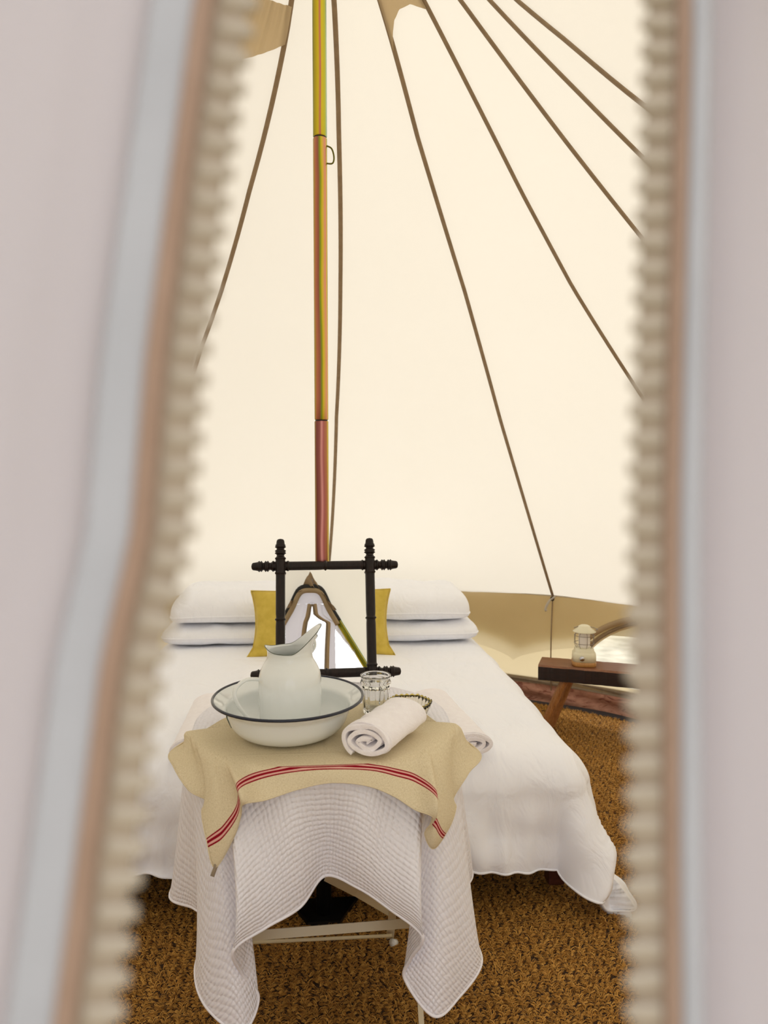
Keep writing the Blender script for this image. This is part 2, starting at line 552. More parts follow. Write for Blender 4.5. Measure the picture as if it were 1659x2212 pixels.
# groundsheet floor and the field outside
def disc(name, rf, z, mat, n=128, cx=0, cy=PY, h=0.004):
    V = [(cx, cy, z)] + [(cx + rf(a) * math.sin(a), cy + rf(a) * math.cos(a), z) for a in np.linspace(-math.pi, math.pi, n, endpoint=False)]
    return mesh_obj(name, V, [(0, 1 + j, 1 + (j + 1) % n) for j in range(n)][::1], mat, smooth=False)
def rfloor(a):
    th = math.degrees(a)
    e = eave_pt(max(-TH_D, min(TH_D, th)))
    return math.hypot(e[0], e[1] - PY) + (0.05 if abs(th) > TH_D else 0.01)
struct(disc('floor', rfloor, 0.0, M['black']), 'dark groundsheet under the coir carpet', 'floor')
t = NT('field_grass')
nz = t.noise(8, 6, t.obj())
t.principled(t.ramp(nz.outputs[0], [(0.3, srgb(140, 132, 104)), (0.7, srgb(196, 186, 158))]), 0.9)
V = [(x, y, -0.02) for x in (-40, 40) for y in (-40, 40)]
struct(mesh_obj('ground', V, [(0, 2, 3, 1)], t.m, smooth=False), 'grass field around the tent', 'ground')

# ------------------------------------------------------------------ door: A-frame, front panels and the two unzipped flaps
t = NT('zinc_yellow_steel')
uv = t.n('ShaderNodeUVMap'); uv.uv_map = 'UVMap'
sep = t.n('ShaderNodeSeparateXYZ'); t.l(uv.outputs[0], sep.inputs[0])
def zinc(name, stops, drift=0.05):
    t = NT(name)
    uv = t.n('ShaderNodeUVMap'); uv.uv_map = 'UVMap'
    sep = t.n('ShaderNodeSeparateXYZ'); t.l(uv.outputs[0], sep.inputs[0])
    mp = t.n('ShaderNodeMapping'); mp.inputs['Scale'].default_value = (14, 1.1, 1); t.l(uv.outputs[0], mp.inputs[0])
    nz = t.noise(1.6, 3, mp.outputs[0])
    mp2 = t.n('ShaderNodeMapping'); mp2.inputs['Scale'].default_value = (0.1, 2.2, 1); t.l(uv.outputs[0], mp2.inputs[0])
    nz2 = t.noise(1.6, 2, mp2.outputs[0])
    f = t.math('ADD', sep.outputs[0], t.math('MULTIPLY', t.math('SUBTRACT', nz.outputs[0], 0.5), drift))
    f = t.math('ADD', f, t.math('MULTIPLY', t.math('SUBTRACT', nz2.outputs[0], 0.5), drift * 2.4))
    t.principled(t.ramp(f, stops), 0.34, 0.55)
    return t.m
OL, YE, MG, GN, PK, RB, CY = srgb(96, 92, 10), srgb(212, 190, 30), srgb(196, 96, 96), srgb(128, 150, 24), srgb(224, 146, 128), srgb(118, 56, 46), srgb(160, 200, 168)
M['zinc_top'] = zinc('zinc_top', [(0.0, OL), (0.08, srgb(120, 128, 20)), (0.25, srgb(178, 158, 28)), (0.42, YE), (0.52, MG), (0.58, YE), (0.76, srgb(196, 196, 60)), (0.9, CY), (1, OL)], 0.03)
M['zinc_mid'] = zinc('zinc_mid', [(0.0, srgb(110, 120, 16)), (0.10, srgb(172, 150, 30)), (0.28, srgb(186, 108, 78)), (0.42, srgb(150, 90, 70)), (0.50, GN), (0.58, YE), (0.75, PK), (0.88, YE), (1, OL)], 0.10)
M['zinc_low'] = zinc('zinc_low', [(0.0, srgb(104, 98, 14)), (0.12, srgb(150, 118, 30)), (0.25, RB), (0.42, srgb(150, 84, 78)), (0.50, srgb(214, 150, 146)), (0.60, srgb(168, 92, 92)), (0.78, srgb(176, 120, 70)), (0.88, YE), (1, OL)], 0.08)

def zinc_tube(name, z0, z1, r, mat, parent, cx=0, cy=PY, n=40, notch=False):
    """pole length; u runs 0..1 across the half turned to the door, then back"""
    V, U = [], []
    prof = [(r - .0015, z0), (r, z0 + .002), (r, z1 - .002), (r - .0015, z1)]
    rows = [prof[0], prof[1]] + [(r, z0 + .002 + (z1 - z0 - .004) * i / 12) for i in range(1, 12)] + [prof[2], prof[3]]
    for rr, z in rows:
        for j in range(n):
            a = 2 * math.pi * j / n
            u = j / n * 2 if j <= n / 2 else 2 - j / n * 2
            V.append((cx - rr * math.cos(a), cy - rr * math.sin(a), z)); U.append((u, z))
    F = grid_faces(len(rows), n, True, flip=True) + [tuple(range(n)), tuple((len(rows) - 1) * n + j for j in range(n))[::-1]]
    return mesh_obj(name, V, F, mat, parent, uvs=U)

fr = struct(thing('door_3', 'bent metal A-frame of the tent doorway with its canvas hood', 'door frame'))
apexpts = []
def off_frame(p, k=0.0): return (p[0], p[1] + 0.03, p[2])
for side in (-1, 1):
    pts = [off_frame(frame_pt(z, side)) for z in np.linspace(0.0, 1.44, 20)]
    V, F = tube_geo(pts, 0.016, 16)
    U = [((j % 16) / 15, V[j][2]) for j in range(len(V))]
    mesh_obj('frame_leg', V, F, M['zinc_top'], fr, uvs=U)
# bend at the top wrapped in canvas
bend = [off_frame(frame_pt(1.44, -1)), off_frame(frame_pt(1.52, -1)), (-.055, PEAK[1] + .02, 1.60), (0, PEAK[1] + .02, 1.615), (.055, PEAK[1] + .02, 1.60), off_frame(frame_pt(1.52, 1)), off_frame(frame_pt(1.44, 1))]
tube('frame_bend', smooth_path(bend, 30), 0.017, M['black_metal'], fr, 12)
tube('bend_sleeve', smooth_path([(p[0] * .97, p[1] + .012, p[2] - .022) for p in bend], 30), 0.013, M['trim_and_vent_shade'], fr, 12)
V = []
for i in range(8):
    for x in np.linspace(-1, 1, 25):
        f = i / 7
        h = 1.61 - abs(x) ** 1.6 * 0.13
        top = 1.70 - abs(x) * 0.20
        V.append((x * (0.135 - 0.03 * f), PEAK[1] + .01 + 0.025 * math.sin(x * 14 + f * 5) * (1 - f) + .02, h + (top - h) * f + .004 * math.sin(x * 23)))
mesh_obj('canvas_hood', V, grid_faces(8, 25), M['seam'], fr)

def left_edge(z):
    return float(np.interp(z, [0, .6, 1.0, 1.154, 1.21, 1.258, 1.285, 1.326, 1.404, 1.435, 1.465, 1.53], [-.16, -.105, -.066, -.0495, -.0425, -.0370, -.0310, -.028, -.0183, -.013, -.001, .010]))
def right_edge(z):
    return float(np.interp(z, [0, .6, 1.0, 1.154, 1.21, 1.285, 1.326, 1.404, 1.432, 1.452, 1.475, 1.53], [.10, .085, .068, .0704, .0717, .0742, .0765, .0815, .0825, .045, .018, .011]))
DF = 0.170            # distance of the zip edges from the lens plane
def flapY(z):
    return DF + (z - 1.30) * 0.12 if z > 1.0 else (DF - .036) + (doorY(z) + .03 - (doorY(1.0) + .03))
def flap(side, name, label):
    root = struct(thing(name, label, 'door flap'))
    ef = left_edge if side < 0 else right_edge
    zs = np.concatenate([np.linspace(0.01, 1.0, 26), np.linspace(1.02, 1.53, 70)])
    us = np.concatenate([[0.0], np.linspace(0.004, 0.13, 60), np.linspace(0.14, 1.0, 14)])
    w = wob(5 if side < 0 else 9, 8, (20, 75))
    V = []
    for z in zs:
        e = ef(z); y0 = flapY(z)
        xf = side * (1.68 - z) * SLOPE
        for u in us:
            # u: metres from the zip edge up to .13, then blended out to the frame
            if u <= 0.13:
                s = 0.010 + u
                x = e + side * s
                amp = min(1, max(0, (s - 0.02) / 0.02))
                y = y0 + amp * (0.004 * math.sin(s * (150 if side > 0 else 70) + z * 1.5 + (0.5 if side > 0 else 2)) + 0.0012 * float(w(s * 2.0, z * .25)))
                if side > 0: y -= 0.012 * max(0, min(1, (s - .045) / .04))
                lim = xf
                if abs(x) > abs(xf): x = xf
            else:
                f = (u - 0.13) / 0.87
                xa = e + side * 0.14
                if abs(xa) > abs(xf): xa = xf
                x = xa + (xf - xa) * f
                y = y0 + (doorY(z) + 0.03 - y0) * f + 0.012 * math.sin(f * 9 + z * 3) * math.sin(math.pi * f)
                if side > 0: y -= 0.012 * (1 - f)
            V.append((x, y, z))
    F = grid_faces(len(zs), len(us))
    if True:
        V_ = np.array(V)
        def in_fill_net(c): return .128 < abs(c[0]) and 0.10 < c[2] < 1.40 - (abs(c[0]) - .128) * 1.25  # net at the right, enlarged and added at the left for front fill light
        F1 = [f for f in F if not in_fill_net(V_[list(f)].mean(0))]
        mesh_obj('fill_net_panel', V, [f for f in F if in_fill_net(V_[list(f)].mean(0))], M['pane'], root)
        F = F1
    o = mesh_obj('canvas_panel', V, F, M['flap'], root)
    def strip(nm, s0, s1, mat, lift, thick, bulge=0.0, nu=7):
        V = []
        for z in zs:
            for i in range(nu):
                f = i / (nu - 1); s = s0 + (s1 - s0) * f
                V.append((ef(z) + side * s, flapY(z) - lift - bulge * math.sin(math.pi * f), z))
        ob = mesh_obj(nm, V, grid_faces(len(zs), nu), mat, root)
        md = ob.modifiers.new('thickness', 'SOLIDIFY'); md.thickness = thick
        return ob
    strip('zip_tape', -0.001, 0.0075, M['flap_tape'], 0.0002, 0.0006)
    if side < 0:
        strip('piping', 0.0070, 0.0108, M['piping_tan'], 0.0008, 0.001, 0.0018)
        strip('webbing', 0.0108, 0.0205, M['flap_band'], 0.0012, 0.001, 0.0004)
    else:
        strip('piping', 0.0055, 0.0098, M['piping_tan'], 0.0008, 0.001, 0.0018)
        strip('webbing', 0.0098, 0.0150, M['flap_band'], 0.0008, 0.001, 0.0010)
    strip('inner_facing', 0.0080, 0.023, M['trim_and_vent_shade'], -0.0045, 0.001)
    # teeth
    bm = bmesh.new()
    bmesh.ops.create_cube(bm, size=1.0)
    for v_ in bm.verts:
        k = 1.0 if v_.co.x > 0 else 0.8
        v_.co = Vector((v_.co.x * 0.0084, v_.co.y * 0.0026, v_.co.z * 0.0036 * k))
    bmesh.ops.bevel(bm, geom=list(bm.edges), offset=0.0008, segments=1, affect='EDGES')
    me = bpy.data.meshes.new('zip_tooth'); bm.to_mesh(me); bm.free(); me.materials.append(M['tooth'])
    z = 0.30
    while z < 1.50:
        o = bpy.data.objects.new('zip_tooth', me); COL.objects.link(o); o.parent = root
        o.location = (ef(z) + side * 0.0010, flapY(z) - 0.0006, z)
        sl_ = (ef(z + .01) - ef(z - .01)) / .02
        o.rotation_euler = (0, math.atan(sl_) * 0.8 + random.uniform(-.08, .08), 0 if side < 0 else math.pi)
        z += 0.0068
    return root
flap(-1, 'door_1', 'unzipped cream canvas door flap filling the left edge, blurred close to the lens')
flap(1, 'door_2', 'unzipped cream canvas door flap filling the right edge, blurred close to the lens')
# top of the doorway above the zip
V = []
for z in np.linspace(1.53, 1.66, 6):
    for x in np.linspace(-1, 1, 15):
        xf = (1.68 - z) * SLOPE
        V.append((x * xf, doorY(z) + .03, z))
mesh_obj('top_panel', V, grid_faces(6, 15), M['flap'], fr)
tube('zip_pull', [(.010, .192, 1.545), (.010, .190, 1.52)], 0.003, M['black_metal'], fr, 6)

# ------------------------------------------------------------------ coir carpet
t = NT('coir_fibre')
gi = t.n('ShaderNodeNewGeometry')
v = t.obj()
nz = t.noise(260, 3, v)
big = t.noise(2.5, 3, v)
c1 = t.ramp(gi.outputs['Random Per Island'], [(0.0, srgb(140, 100, 38)), (0.5, srgb(184, 136, 58)), (1.0, srgb(220, 174, 90))])
c2 = t.ramp(nz.outputs[0], [(0.35, srgb(100, 70, 30)), (0.7, srgb(214, 178, 110))])
mxc = t.n('ShaderNodeMixRGB', blend_type='MULTIPLY'); mxc.inputs[0].default_value = 0.55
t.l(c1, mxc.inputs[1]); t.l(c2, mxc.inputs[2])
gm = t.n('ShaderNodeMixRGB', blend_type='ADD'); gm.inputs[0].default_value = 0.35
t.l(mxc.outputs[0], gm.inputs[1]); t.l(c1, gm.inputs[2])
t.principled(gm.outputs[0], 0.85, normal=t.bump(nz.outputs[0], 0.6, 0.003))
M['coir'] = t.m
M['coir_base'] = cloth_mat('coir_backing', srgb(50, 32, 13), srgb(64, 41, 17), 0, 60, 300, 0.5, sheen=0)

carpet = thing('coir_carpet', 'woven golden brown coir carpet covering the tent floor', 'carpet')
rc = lambda a: rfloor(a) - 0.095
base = disc('backing', rc, 0.012, M['coir_base']); base.parent = carpet
px, py = 0.0145, 0.0128
tu = []
iy = 0
y = -0.25
while y < 4.3:
    ix = 0
    x = -2.3 + (0.5 * px if iy % 2 else 0)
    while x < 2.3:
        a = math.atan2(x, y - PY)
        if math.hypot(x, y - PY) < rc(a) - 0.01 and not (abs(x) < 0.62 and y > 2.55):
            tu.append((x, y, ix))
        x += px; ix += 1
    y += py; iy += 1
tu = np.array(tu)
N = len(tu)
ang = np.where(tu[:, 2] % 2 == 0, 0.50, -0.50) + rng.normal(0, 0.22, N)
cx = tu[:, 0] + rng.normal(0, 0.0020, N) + 0.006 * np.sin(tu[:, 1] * 3.1)
cy = tu[:, 1] + rng.normal(0, 0.0020, N) + 0.010 * np.sin(tu[:, 0] * 2.3)
L = 0.0098 * rng.uniform(0.75, 1.25, N); Wd = 0.0044 * rng.uniform(0.75, 1.3, N); H = 0.0100 * rng.uniform(0.6, 1.35, N)
ca, sa = np.cos(ang), np.sin(ang)
def place(P):            # P (N,k,3) local -> world
    X = P[:, :, 0] * ca[:, None] - P[:, :, 1] * sa[:, None] + cx[:, None]
    Y = P[:, :, 0] * sa[:, None] + P[:, :, 1] * ca[:, None] + cy[:, None]
    return np.stack([X, Y, P[:, :, 2] + 0.0105], 2)
# twisted core of each loop
tm_ = np.array([(math.cos(2 * math.pi * j / 6), math.sin(2 * math.pi * j / 6), 0) for j in range(6)] + [(0.1, 0, 0.72)])
core = place(tm_[None] * np.stack([L, Wd, H], 1)[:, None, :])
blocks_v = [core.reshape(-1, 3)]
cf = np.array([(j, (j + 1) % 6, 6) for j in range(6)])
blocks_f = [(cf[None] + (np.arange(N) * 7)[:, None, None]).reshape(-1, 3)]
off = N * 7
# fibres arching over it
bf = np.array([(0, 1, 3), (0, 3, 2), (2, 3, 5), (2, 5, 4), (4, 5, 7), (4, 7, 6)])
for q in range(4):
    lat = (q - 1.5) / 1.5 * 0.75 + rng.normal(0, .22, N)
    yaw_ = rng.normal(0, .35, N); hh_ = H * rng.uniform(.75, 1.25, N) * (1 - .25 * lat ** 2); ll = L * rng.uniform(.8, 1.25, N)
    w_ = rng.uniform(.0005, .0010, N)
    P = np.zeros((N, 8, 3))
    for k, (fx, fz) in enumerate(((-1, 0), (-.42, .95), (.42, .95), (1, .05))):
        for m_, sg in enumerate((-1, 1)):
            P[:, k * 2 + m_, 0] = fx * ll * np.cos(yaw_)
            P[:, k * 2 + m_, 1] = lat * Wd + fx * ll * np.sin(yaw_) + sg * w_
            P[:, k * 2 + m_, 2] = fz * hh_ + 0.0008
    blocks_v.append(place(P).reshape(-1, 3))
    blocks_f.append((bf[None] + (np.arange(N) * 8)[:, None, None]).reshape(-1, 3) + off); off += N * 8
# stray fibres
NF = 60000
fi = rng.integers(0, N, NF)
fa = rng.uniform(0, 2 * np.pi, NF); fl = rng.uniform(0.006, 0.016, NF)
b0 = np.stack([cx[fi] + rng.normal(0, .004, NF), cy[fi] + rng.normal(0, .004, NF), np.full(NF, 0.018)], 1)
dv = np.stack([np.cos(fa) * fl, np.sin(fa) * fl, rng.uniform(.000, .006, NF)], 1)
nv = np.stack([-np.sin(fa), np.cos(fa), np.zeros(NF)], 1) * 0.0004
mid = b0 + dv * 0.5 + np.array([0, 0, 0.004])
blocks_v.append(np.stack([b0 - nv, b0 + nv, mid + nv, mid - nv, b0 + dv], 1).reshape(-1, 3))
ft = np.array([(0, 1, 2), (0, 2, 3), (3, 2, 4)])
blocks_f.append((ft[None] + (np.arange(NF) * 5)[:, None, None]).reshape(-1, 3) + off)
VV = np.concatenate(blocks_v); FF = np.concatenate(blocks_f)
me = bpy.data.meshes.new('pile')
me.vertices.add(len(VV)); me.vertices.foreach_set('co', VV.astype(np.float32).ravel())
me.loops.add(len(FF) * 3); me.loops.foreach_set('vertex_index', FF.astype(np.int32).ravel())
me.polygons.add(len(FF)); me.polygons.foreach_set('loop_start', (np.arange(len(FF)) * 3).astype(np.int32))
me.polygons.foreach_set('loop_total', np.full(len(FF), 3, dtype=np.int32))
me.polygons.foreach_set('use_smooth', np.ones(len(FF), dtype=bool))
me.update(calc_edges=True); me.materials.append(M['coir'])
pile = bpy.data.objects.new('pile', me); COL.objects.link(pile); pile.parent = carpet
pile['kind'] = 'stuff'
CZ = 0.022      # top of the carpet

# ------------------------------------------------------------------ centre pole
pole = thing('tent_pole', 'iridescent zinc-yellow steel pole in three lengths standing behind the mirror', 'pole', (0, 0, 0))
lathe('shade_sleeve', [(0.0215, CZ + .008), (0.0215, 0.52), (0.019, 0.522)], M['black_metal'], pole, 32, center=(0, PY, 0))  # black sleeve added for the shade on the pole under the table
zinc_tube('lower_section', CZ + .02, 1.425, 0.0190, M['zinc_low'], pole)['label'] = 'pinkish brown lower length of the pole'
zinc_tube('middle_section', 1.428, 2.178, 0.0188, M['zinc_mid'], pole)['label'] = 'yellow and pink middle length of the pole'
zinc_tube('upper_section', 2.181, 3.02, 0.0186, M['zinc_top'], pole)['label'] = 'yellow and green upper length of the pole'
for z in (1.4265, 2.1795):
    lathe('joint', [(0.0170, z - .006), (0.0170, z + .006)], M['black_metal'], pole, 24, center=(0, PY, 0))
tube('hook', smooth_path([(0.017, PY - .004, 2.158), (0.031, PY - .006, 2.150), (0.037, PY - .006, 2.128), (0.033, PY - .006, 2.112), (0.017, PY - .004, 2.112)], 24), 0.0022, M['zinc_top'], pole, 8)
V = [(x, y, z) for z in (CZ - .004, CZ + .008) for (x, y) in ((-.045, 2.005), (.045, 2.005), (.10, 2.12), (-.10, 2.12))]
o = mesh_obj('rubber_foot', V, [(0, 3, 2, 1), (4, 5, 6, 7), (0, 1, 5, 4), (1, 2, 6, 5), (2, 3, 7, 6), (3, 0, 4, 7)], M['black_metal'], pole, smooth=False)

# ------------------------------------------------------------------ bed
bed = thing('bed', 'double bed with red-brown wooden legs under the white duvet', 'bed')
BX = 0.74
box('headboard', (0, 4.00, 0.30), (2 * 0.765, 0.035, 0.36), M['bed_wood'], bed, 0.008)
box('side_rail', (-BX + .02, 3.09, 0.20), (0.03, 1.80, 0.09), M['bed_wood'], bed, 0.004)
box('side_rail', (BX - .02, 3.09, 0.20), (0.03, 1.80, 0.09), M['bed_wood'], bed, 0.004)
box('foot_rail', (0, 2.165, 0.20), (2 * BX - .06, 0.03, 0.09), M['bed_wood'], bed, 0.004)
for x in (-BX + .03, 0, BX - .03):
    for yy in (2.165, 3.93):
        box('leg', (x, yy + (.05 if x == 0 else 0), (0.16 + CZ) / 2), (0.05, 0.05, 0.16 - CZ), M['bed_wood'], bed, 0.004)
for k in range(12):
    box('slat', (0, 2.36 + k * 0.138, 0.235), (2 * BX - .07, 0.07, 0.014), M['oak'], bed, 0.002, seg=1)
box('mattress', (0, 3.10, 0.325), (2 * BX - .06, 1.70, 0.165), M['pillow'], bed, 0.04, seg=4)

# duvet
def duvet():
    ea, yf = 0.682, 2.150          # flat half width, start of the drop at the foot
    r = 0.115
    g1 = wob(21, 12, (2, 8)); g2 = wob(22, 14, (9, 26)); g3 = wob(23, 14, (20, 55)); g4 = wob(31, 8, (6, 18)); g5 = wob(77, 14, (55, 120))
    nu, nv = 250, 330
    V = []; dmax = 0.385
    us = np.linspace(-ea - dmax, ea + dmax, nu); vs = np.linspace(-dmax, 3.62 - yf, nv)
    for v_ in vs:
        for u in us:
            ou = max(0, abs(u) - ea); ov = max(0, -v_)
            ou, ov = ou * math.sqrt(1 - ov * ov / (2 * dmax * dmax)), ov * math.sqrt(1 - ou * ou / (2 * dmax * dmax))
            d = math.hypot(ou, ov)
            dx, dy = (math.copysign(ou, u) / d, -ov / d) if d > 1e-9 else (0, 0)
            corner = (2 * ou * ov / (d * d)) if d > 1e-9 else 0
            d = d * (1 + 0.30 * corner)
            bx = math.copysign(min(ea, abs(u)), u); by = yf + max(0, v_)
            if d < r * math.pi / 2:
                fo, dr = r * math.sin(d / r), r * (1 - math.cos(d / r))
            else:
                e = d - r * math.pi / 2
                fo, dr = r + e * (0.10 + 0.30 * corner), r + e * (0.985 - 0.10 * corner)
            z = 0.462 - dr
            tt = min(1, d / (r * 1.57))
            # puffy top, flattening to the edges
            z += 0.016 * math.cos(min(1, abs(u) / .7) * math.pi / 2) + 0.006 * float(g1(u, v_)) * (1 - .4 * tt) + 0.0026 * float(g2(u, v_))
            # drop folds: run down the drop, vary round the edge
            s = u if ov > ou else v_
            along = (u if ov >= ou else v_ + math.copysign(3, u))
            k = max(0, (d - .06) / dmax)
            fold = 0.019 * float(g2(along * 1.25, 0.3 + d * .6)) + 0.006 * float(g3(along, d * 1.2)) + .010 * float(g4(along, .2))
            fo += fold * k * 1.6
            # gathered crumples above the hem
            z += 0.004 * float(g3(u * 1.2, v_ * .5)) * k
            kk = max(0, min(1, (d - .10) / .25))
            fo += 0.0085 * float(g5(along, 0.3)) * kk ** 1.4 * (0.4 + 0.6 * abs(math.sin(along * 9)))
            if d > dmax * .82:
                z += 0.016 * float(g4(along * 1.1, 1.7)) * (d - dmax * .82) / (dmax * .18)
            x, y = bx + dx * fo, by + dy * fo
            y = max(y, 2.082 - max(0, abs(x) - .03) * .5) if abs(x) < .25 else y
            V.append((x, y, z))
    o = mesh_obj('duvet', V, grid_faces(nv, nu), M['duvet'])
    md = o.modifiers.new('thickness', 'SOLIDIFY'); md.thickness = 0.022; md.offset = -1
    tag(o, 'thick white cotton duvet spread over the bed and hanging to the carpet', 'duvet')
    # hem seam
    V = np.array(V).reshape(nv, nu, 3)
    path = [V[i, 0] for i in range(nv - 1, 0, -1)] + [V[0, j] for j in range(nu)] + [V[i, nu - 1] for i in range(1, nv)]
    keep = [path[0]]
    for p in path[1:]:
        if np.linalg.norm(p - keep[-1]) > 0.006: keep.append(p)
    tube('hem_piping', keep, 0.0035, M['duvet'], o, 6)
    return o
duvet()

def pillow(cx_, cy_, z0, w, dpt, hup, hdn, label, seed, rz=0.0, group='white pillows at the head of the bed', tilt=0.0):
    root = thing('pillow', label, 'pillow', (cx_, cy_, z0 + hdn), rz, group)
    root.rotation_euler = (tilt, 0, rz)
    g = wob(seed, 10, (8, 26)); g2 = wob(seed + 50, 10, (22, 60))
    n = 64; V = []
    for side in (1, -1):
        for i in range(n):
            for j in range(n):
                u, v_ = -math.cos(math.pi * j / (n - 1)), -math.cos(math.pi * i / (n - 1))
                x = w / 2 * u * (1 - 0.030 * (1 - abs(u)) - 0.05 * (1 - v_ * v_) * abs(u) ** 3 * 0.6)
                y = dpt / 2 * v_ * (1 - 0.08 * abs(u) ** 8) * (1 - 0.05 * (1 - u * u) * abs(v_) ** 3 * -0.6)
                prof = (max(0, 1 - abs(u) ** 8)) ** 0.34 * (max(0, 1 - abs(v_) ** (3.5 if side > 0 else 4.0))) ** (0.36 if side > 0 else 0.5)
                x *= 1 - 0.07 * abs(v_) ** 8
                h = (hup if side > 0 else hdn) * prof
                edge = min(1, 4 * (1 - max(abs(u), abs(v_))))
                z = side * h + (0.005 * float(g(x, y)) + 0.0022 * float(g2(x, y))) * (1 if side > 0 else .5) * min(1, edge * 1.5)
                # corners droop
                z -= 0.010 * (abs(u) ** 4) * (1 if hup > .06 else .3)
                V.append((x, y, z))
    F = grid_faces(n, n) + [tuple(q + n * n for q in f)[::-1] for f in grid_faces(n, n)]
    o = mesh_obj('pillowcase', V, F, M['pillow'], root)
    bm = bmesh.new(); bm.from_mesh(o.data); bmesh.ops.remove_doubles(bm, verts=bm.verts, dist=1e-4); bm.to_mesh(o.data); bm.free()
    VV = np.array(V[:n * n]).reshape(n, n, 3)
    ring_ = [VV[0, j] for j in range(n)] + [VV[i, n - 1] for i in range(1, n)] + [VV[n - 1, j] for j in range(n - 2, -1, -1)] + [VV[i, 0] for i in range(n - 2, 0, -1)]
    tube('piping', ring_ + ring_[:1], 0.0042, M['pillow'], root, 6)
    return root
pillow(0.385, 3.66, 0.462, 0.735, 0.50, 0.050, 0.052, 'lower white pillow of the right-hand stack', 3)
pillow(-0.385, 3.66, 0.462, 0.735, 0.50, 0.050, 0.052, 'lower white pillow of the left-hand stack', 5)
pillow(0.365, 3.67, 0.564, 0.700, 0.50, 0.108, 0.048, 'upper white pillow of the right-hand stack', 7, -0.01)
pillow(-0.365, 3.67, 0.564, 0.700, 0.50, 0.108, 0.048, 'upper white pillow of the left-hand stack', 9, 0.01)

def cushion():
    root = thing('cushion', 'mustard yellow wool cushion leaning on the pillows behind the mirror', 'cushion', (-0.005, 3.22, 0.468))
    n = 48; V = []
    w, h, tk = 0.62, 0.285, 0.062
    for side in (1, -1):
        for i in range(n):
            for j in range(n):
                u, v_ = -1 + 2 * j / (n - 1), -1 + 2 * i / (n - 1)
                x = w / 2 * u * (1 - 0.075 * (1 - v_ * v_))
                z = h / 2 * v_ * (1 - 0.05 * (1 - u * u)) + h / 2
                if v_ < -.7: x *= 1 + .05 * (-.7 - v_) / .3
                prof = (max(0, 1 - abs(u) ** 2.6)) ** 0.6 * (max(0, 1 - abs(v_) ** 2.4)) ** 0.6
                y = side * tk * prof
                dent = 0.010 * math.exp(-((v_ + .72) / .10) ** 2) * math.exp(-((abs(u) - .85) / .18) ** 2)
                V.append((x, -(y - side * dent), z))
    V = [(x, y * 1.0 + z * 0.22, z) for x, y, z in V]
    F = grid_faces(n, n) + [tuple(q + n * n for q in f)[::-1] for f in grid_faces(n, n)]
    o = mesh_obj('cover', V, F, M['mustard'], root)
    bm = bmesh.new(); bm.from_mesh(o.data); bmesh.ops.remove_doubles(bm, verts=bm.verts, dist=1e-4); bm.to_mesh(o.data); bm.free()
    VV = np.array(V[:n * n]).reshape(n, n, 3)
    ring_ = [VV[0, j] for j in range(n)] + [VV[i, n - 1] for i in range(1, n)] + [VV[n - 1, j] for j in range(n - 2, -1, -1)] + [VV[i, 0] for i in range(n - 2, 0, -1)]
    tube('piping', ring_ + ring_[:1], 0.0028, M['mustard'], root, 6)
cushion()

# rolled towels
def roll(name, label, loc, rz, length, rx, rzv, turns, thick, group=None, end_skew=0.0, mat='terry', ry=0.0):
    """rolled towel lying along local +Y from the near spiral end"""
    root = thing(name, label, 'towel', loc, rz, group)
    root.rotation_euler = (ry, 0, rz)
    n = 150; ny = 26
    th = np.linspace(0.35 * 2 * np.pi, turns * 2 * np.pi, n)
    f = th / (turns * 2 * np.pi)
    g = wob(int(length * 1000) + 3, 8, (3, 9))
    outer = np.stack([rx * f * np.cos(th + 2.2) * 1.0, rzv * f * np.sin(th + 2.2)], 1)
    outer[:, 0] += 0.04 * rx * np.sin(th * 1.3); outer[:, 1] += 0.03 * rzv * np.sin(th * 1.7 + 1)
    tan = np.gradient(outer, axis=0); tan /= np.linalg.norm(tan, axis=1)[:, None]
    nrm = np.stack([tan[:, 1], -tan[:, 0]], 1)
    # point normals outward
    sgn = np.sign((nrm * outer).sum(1)); nrm *= sgn[:, None]
    inner = outer - nrm * thick
    V = []
    for i in range(ny):
        yy = length * i / (ny - 1)
        for prof, e in ((outer, 1), (inner, -1)):
            for k in range(n):
                x, z = prof[k]
                wv = 0.0015 * float(g(k * .08, yy * 20))
                zz = max(z + wv, -rzv * .93)
                yo = yy + (0.004 * math.sin(k * .11) if i in (0, ny - 1) else 0)
                # soft hem: first rows slightly thicker
                hem = 0.0012 if (i in (1, 2)) and e > 0 else 0
                V.append((x * (1 + hem * 12), yo, zz))
    w2 = 2 * n; F = []
    for i in range(ny - 1):
        for k in range(n - 1):
            a = i * w2 + k; F.append((a, a + 1, a + w2 + 1, a + w2))
            b = i * w2 + n + k; F.append((b + 1, b, b + w2, b + w2 + 1))
        for k in (0, n - 1):
            a = i * w2 + k; b = a + n; F.append((a, a + w2, b + w2, b) if k == 0 else (b, b + w2, a + w2, a))
    for k in range(n - 1):
        F.append((k + 1, k, n + k, n + k + 1))
        q = (ny - 1) * w2; F.append((q + k, q + k + 1, q + n + k + 1, q + n + k))
    o = mesh_obj('terry_cloth', V, F, M[mat], root)
    md = o.modifiers.new('soft', 'BEVEL'); md.width = thick * 0.28; md.segments = 2; md.limit_method = 'ANGLE'; md.angle_limit = math.radians(50)
    # stitched hem rib on the near end
    pts = [(outer[k][0] * 1.012, 0.012, max(outer[k][1] * 1.012, -rzv * .93)) for k in range(n - 48, n)]
    tube('hem', pts, 0.0016, M[mat], root, 6)
    return root
roll('rolled_towel', 'rolled white towel lying on the right of the duvet behind the linen cloth', (0.428, 2.045, 0.503), math.radians(7), 0.45, 0.072, 0.038, 3.2, 0.011, 'rolled towels on the bed')
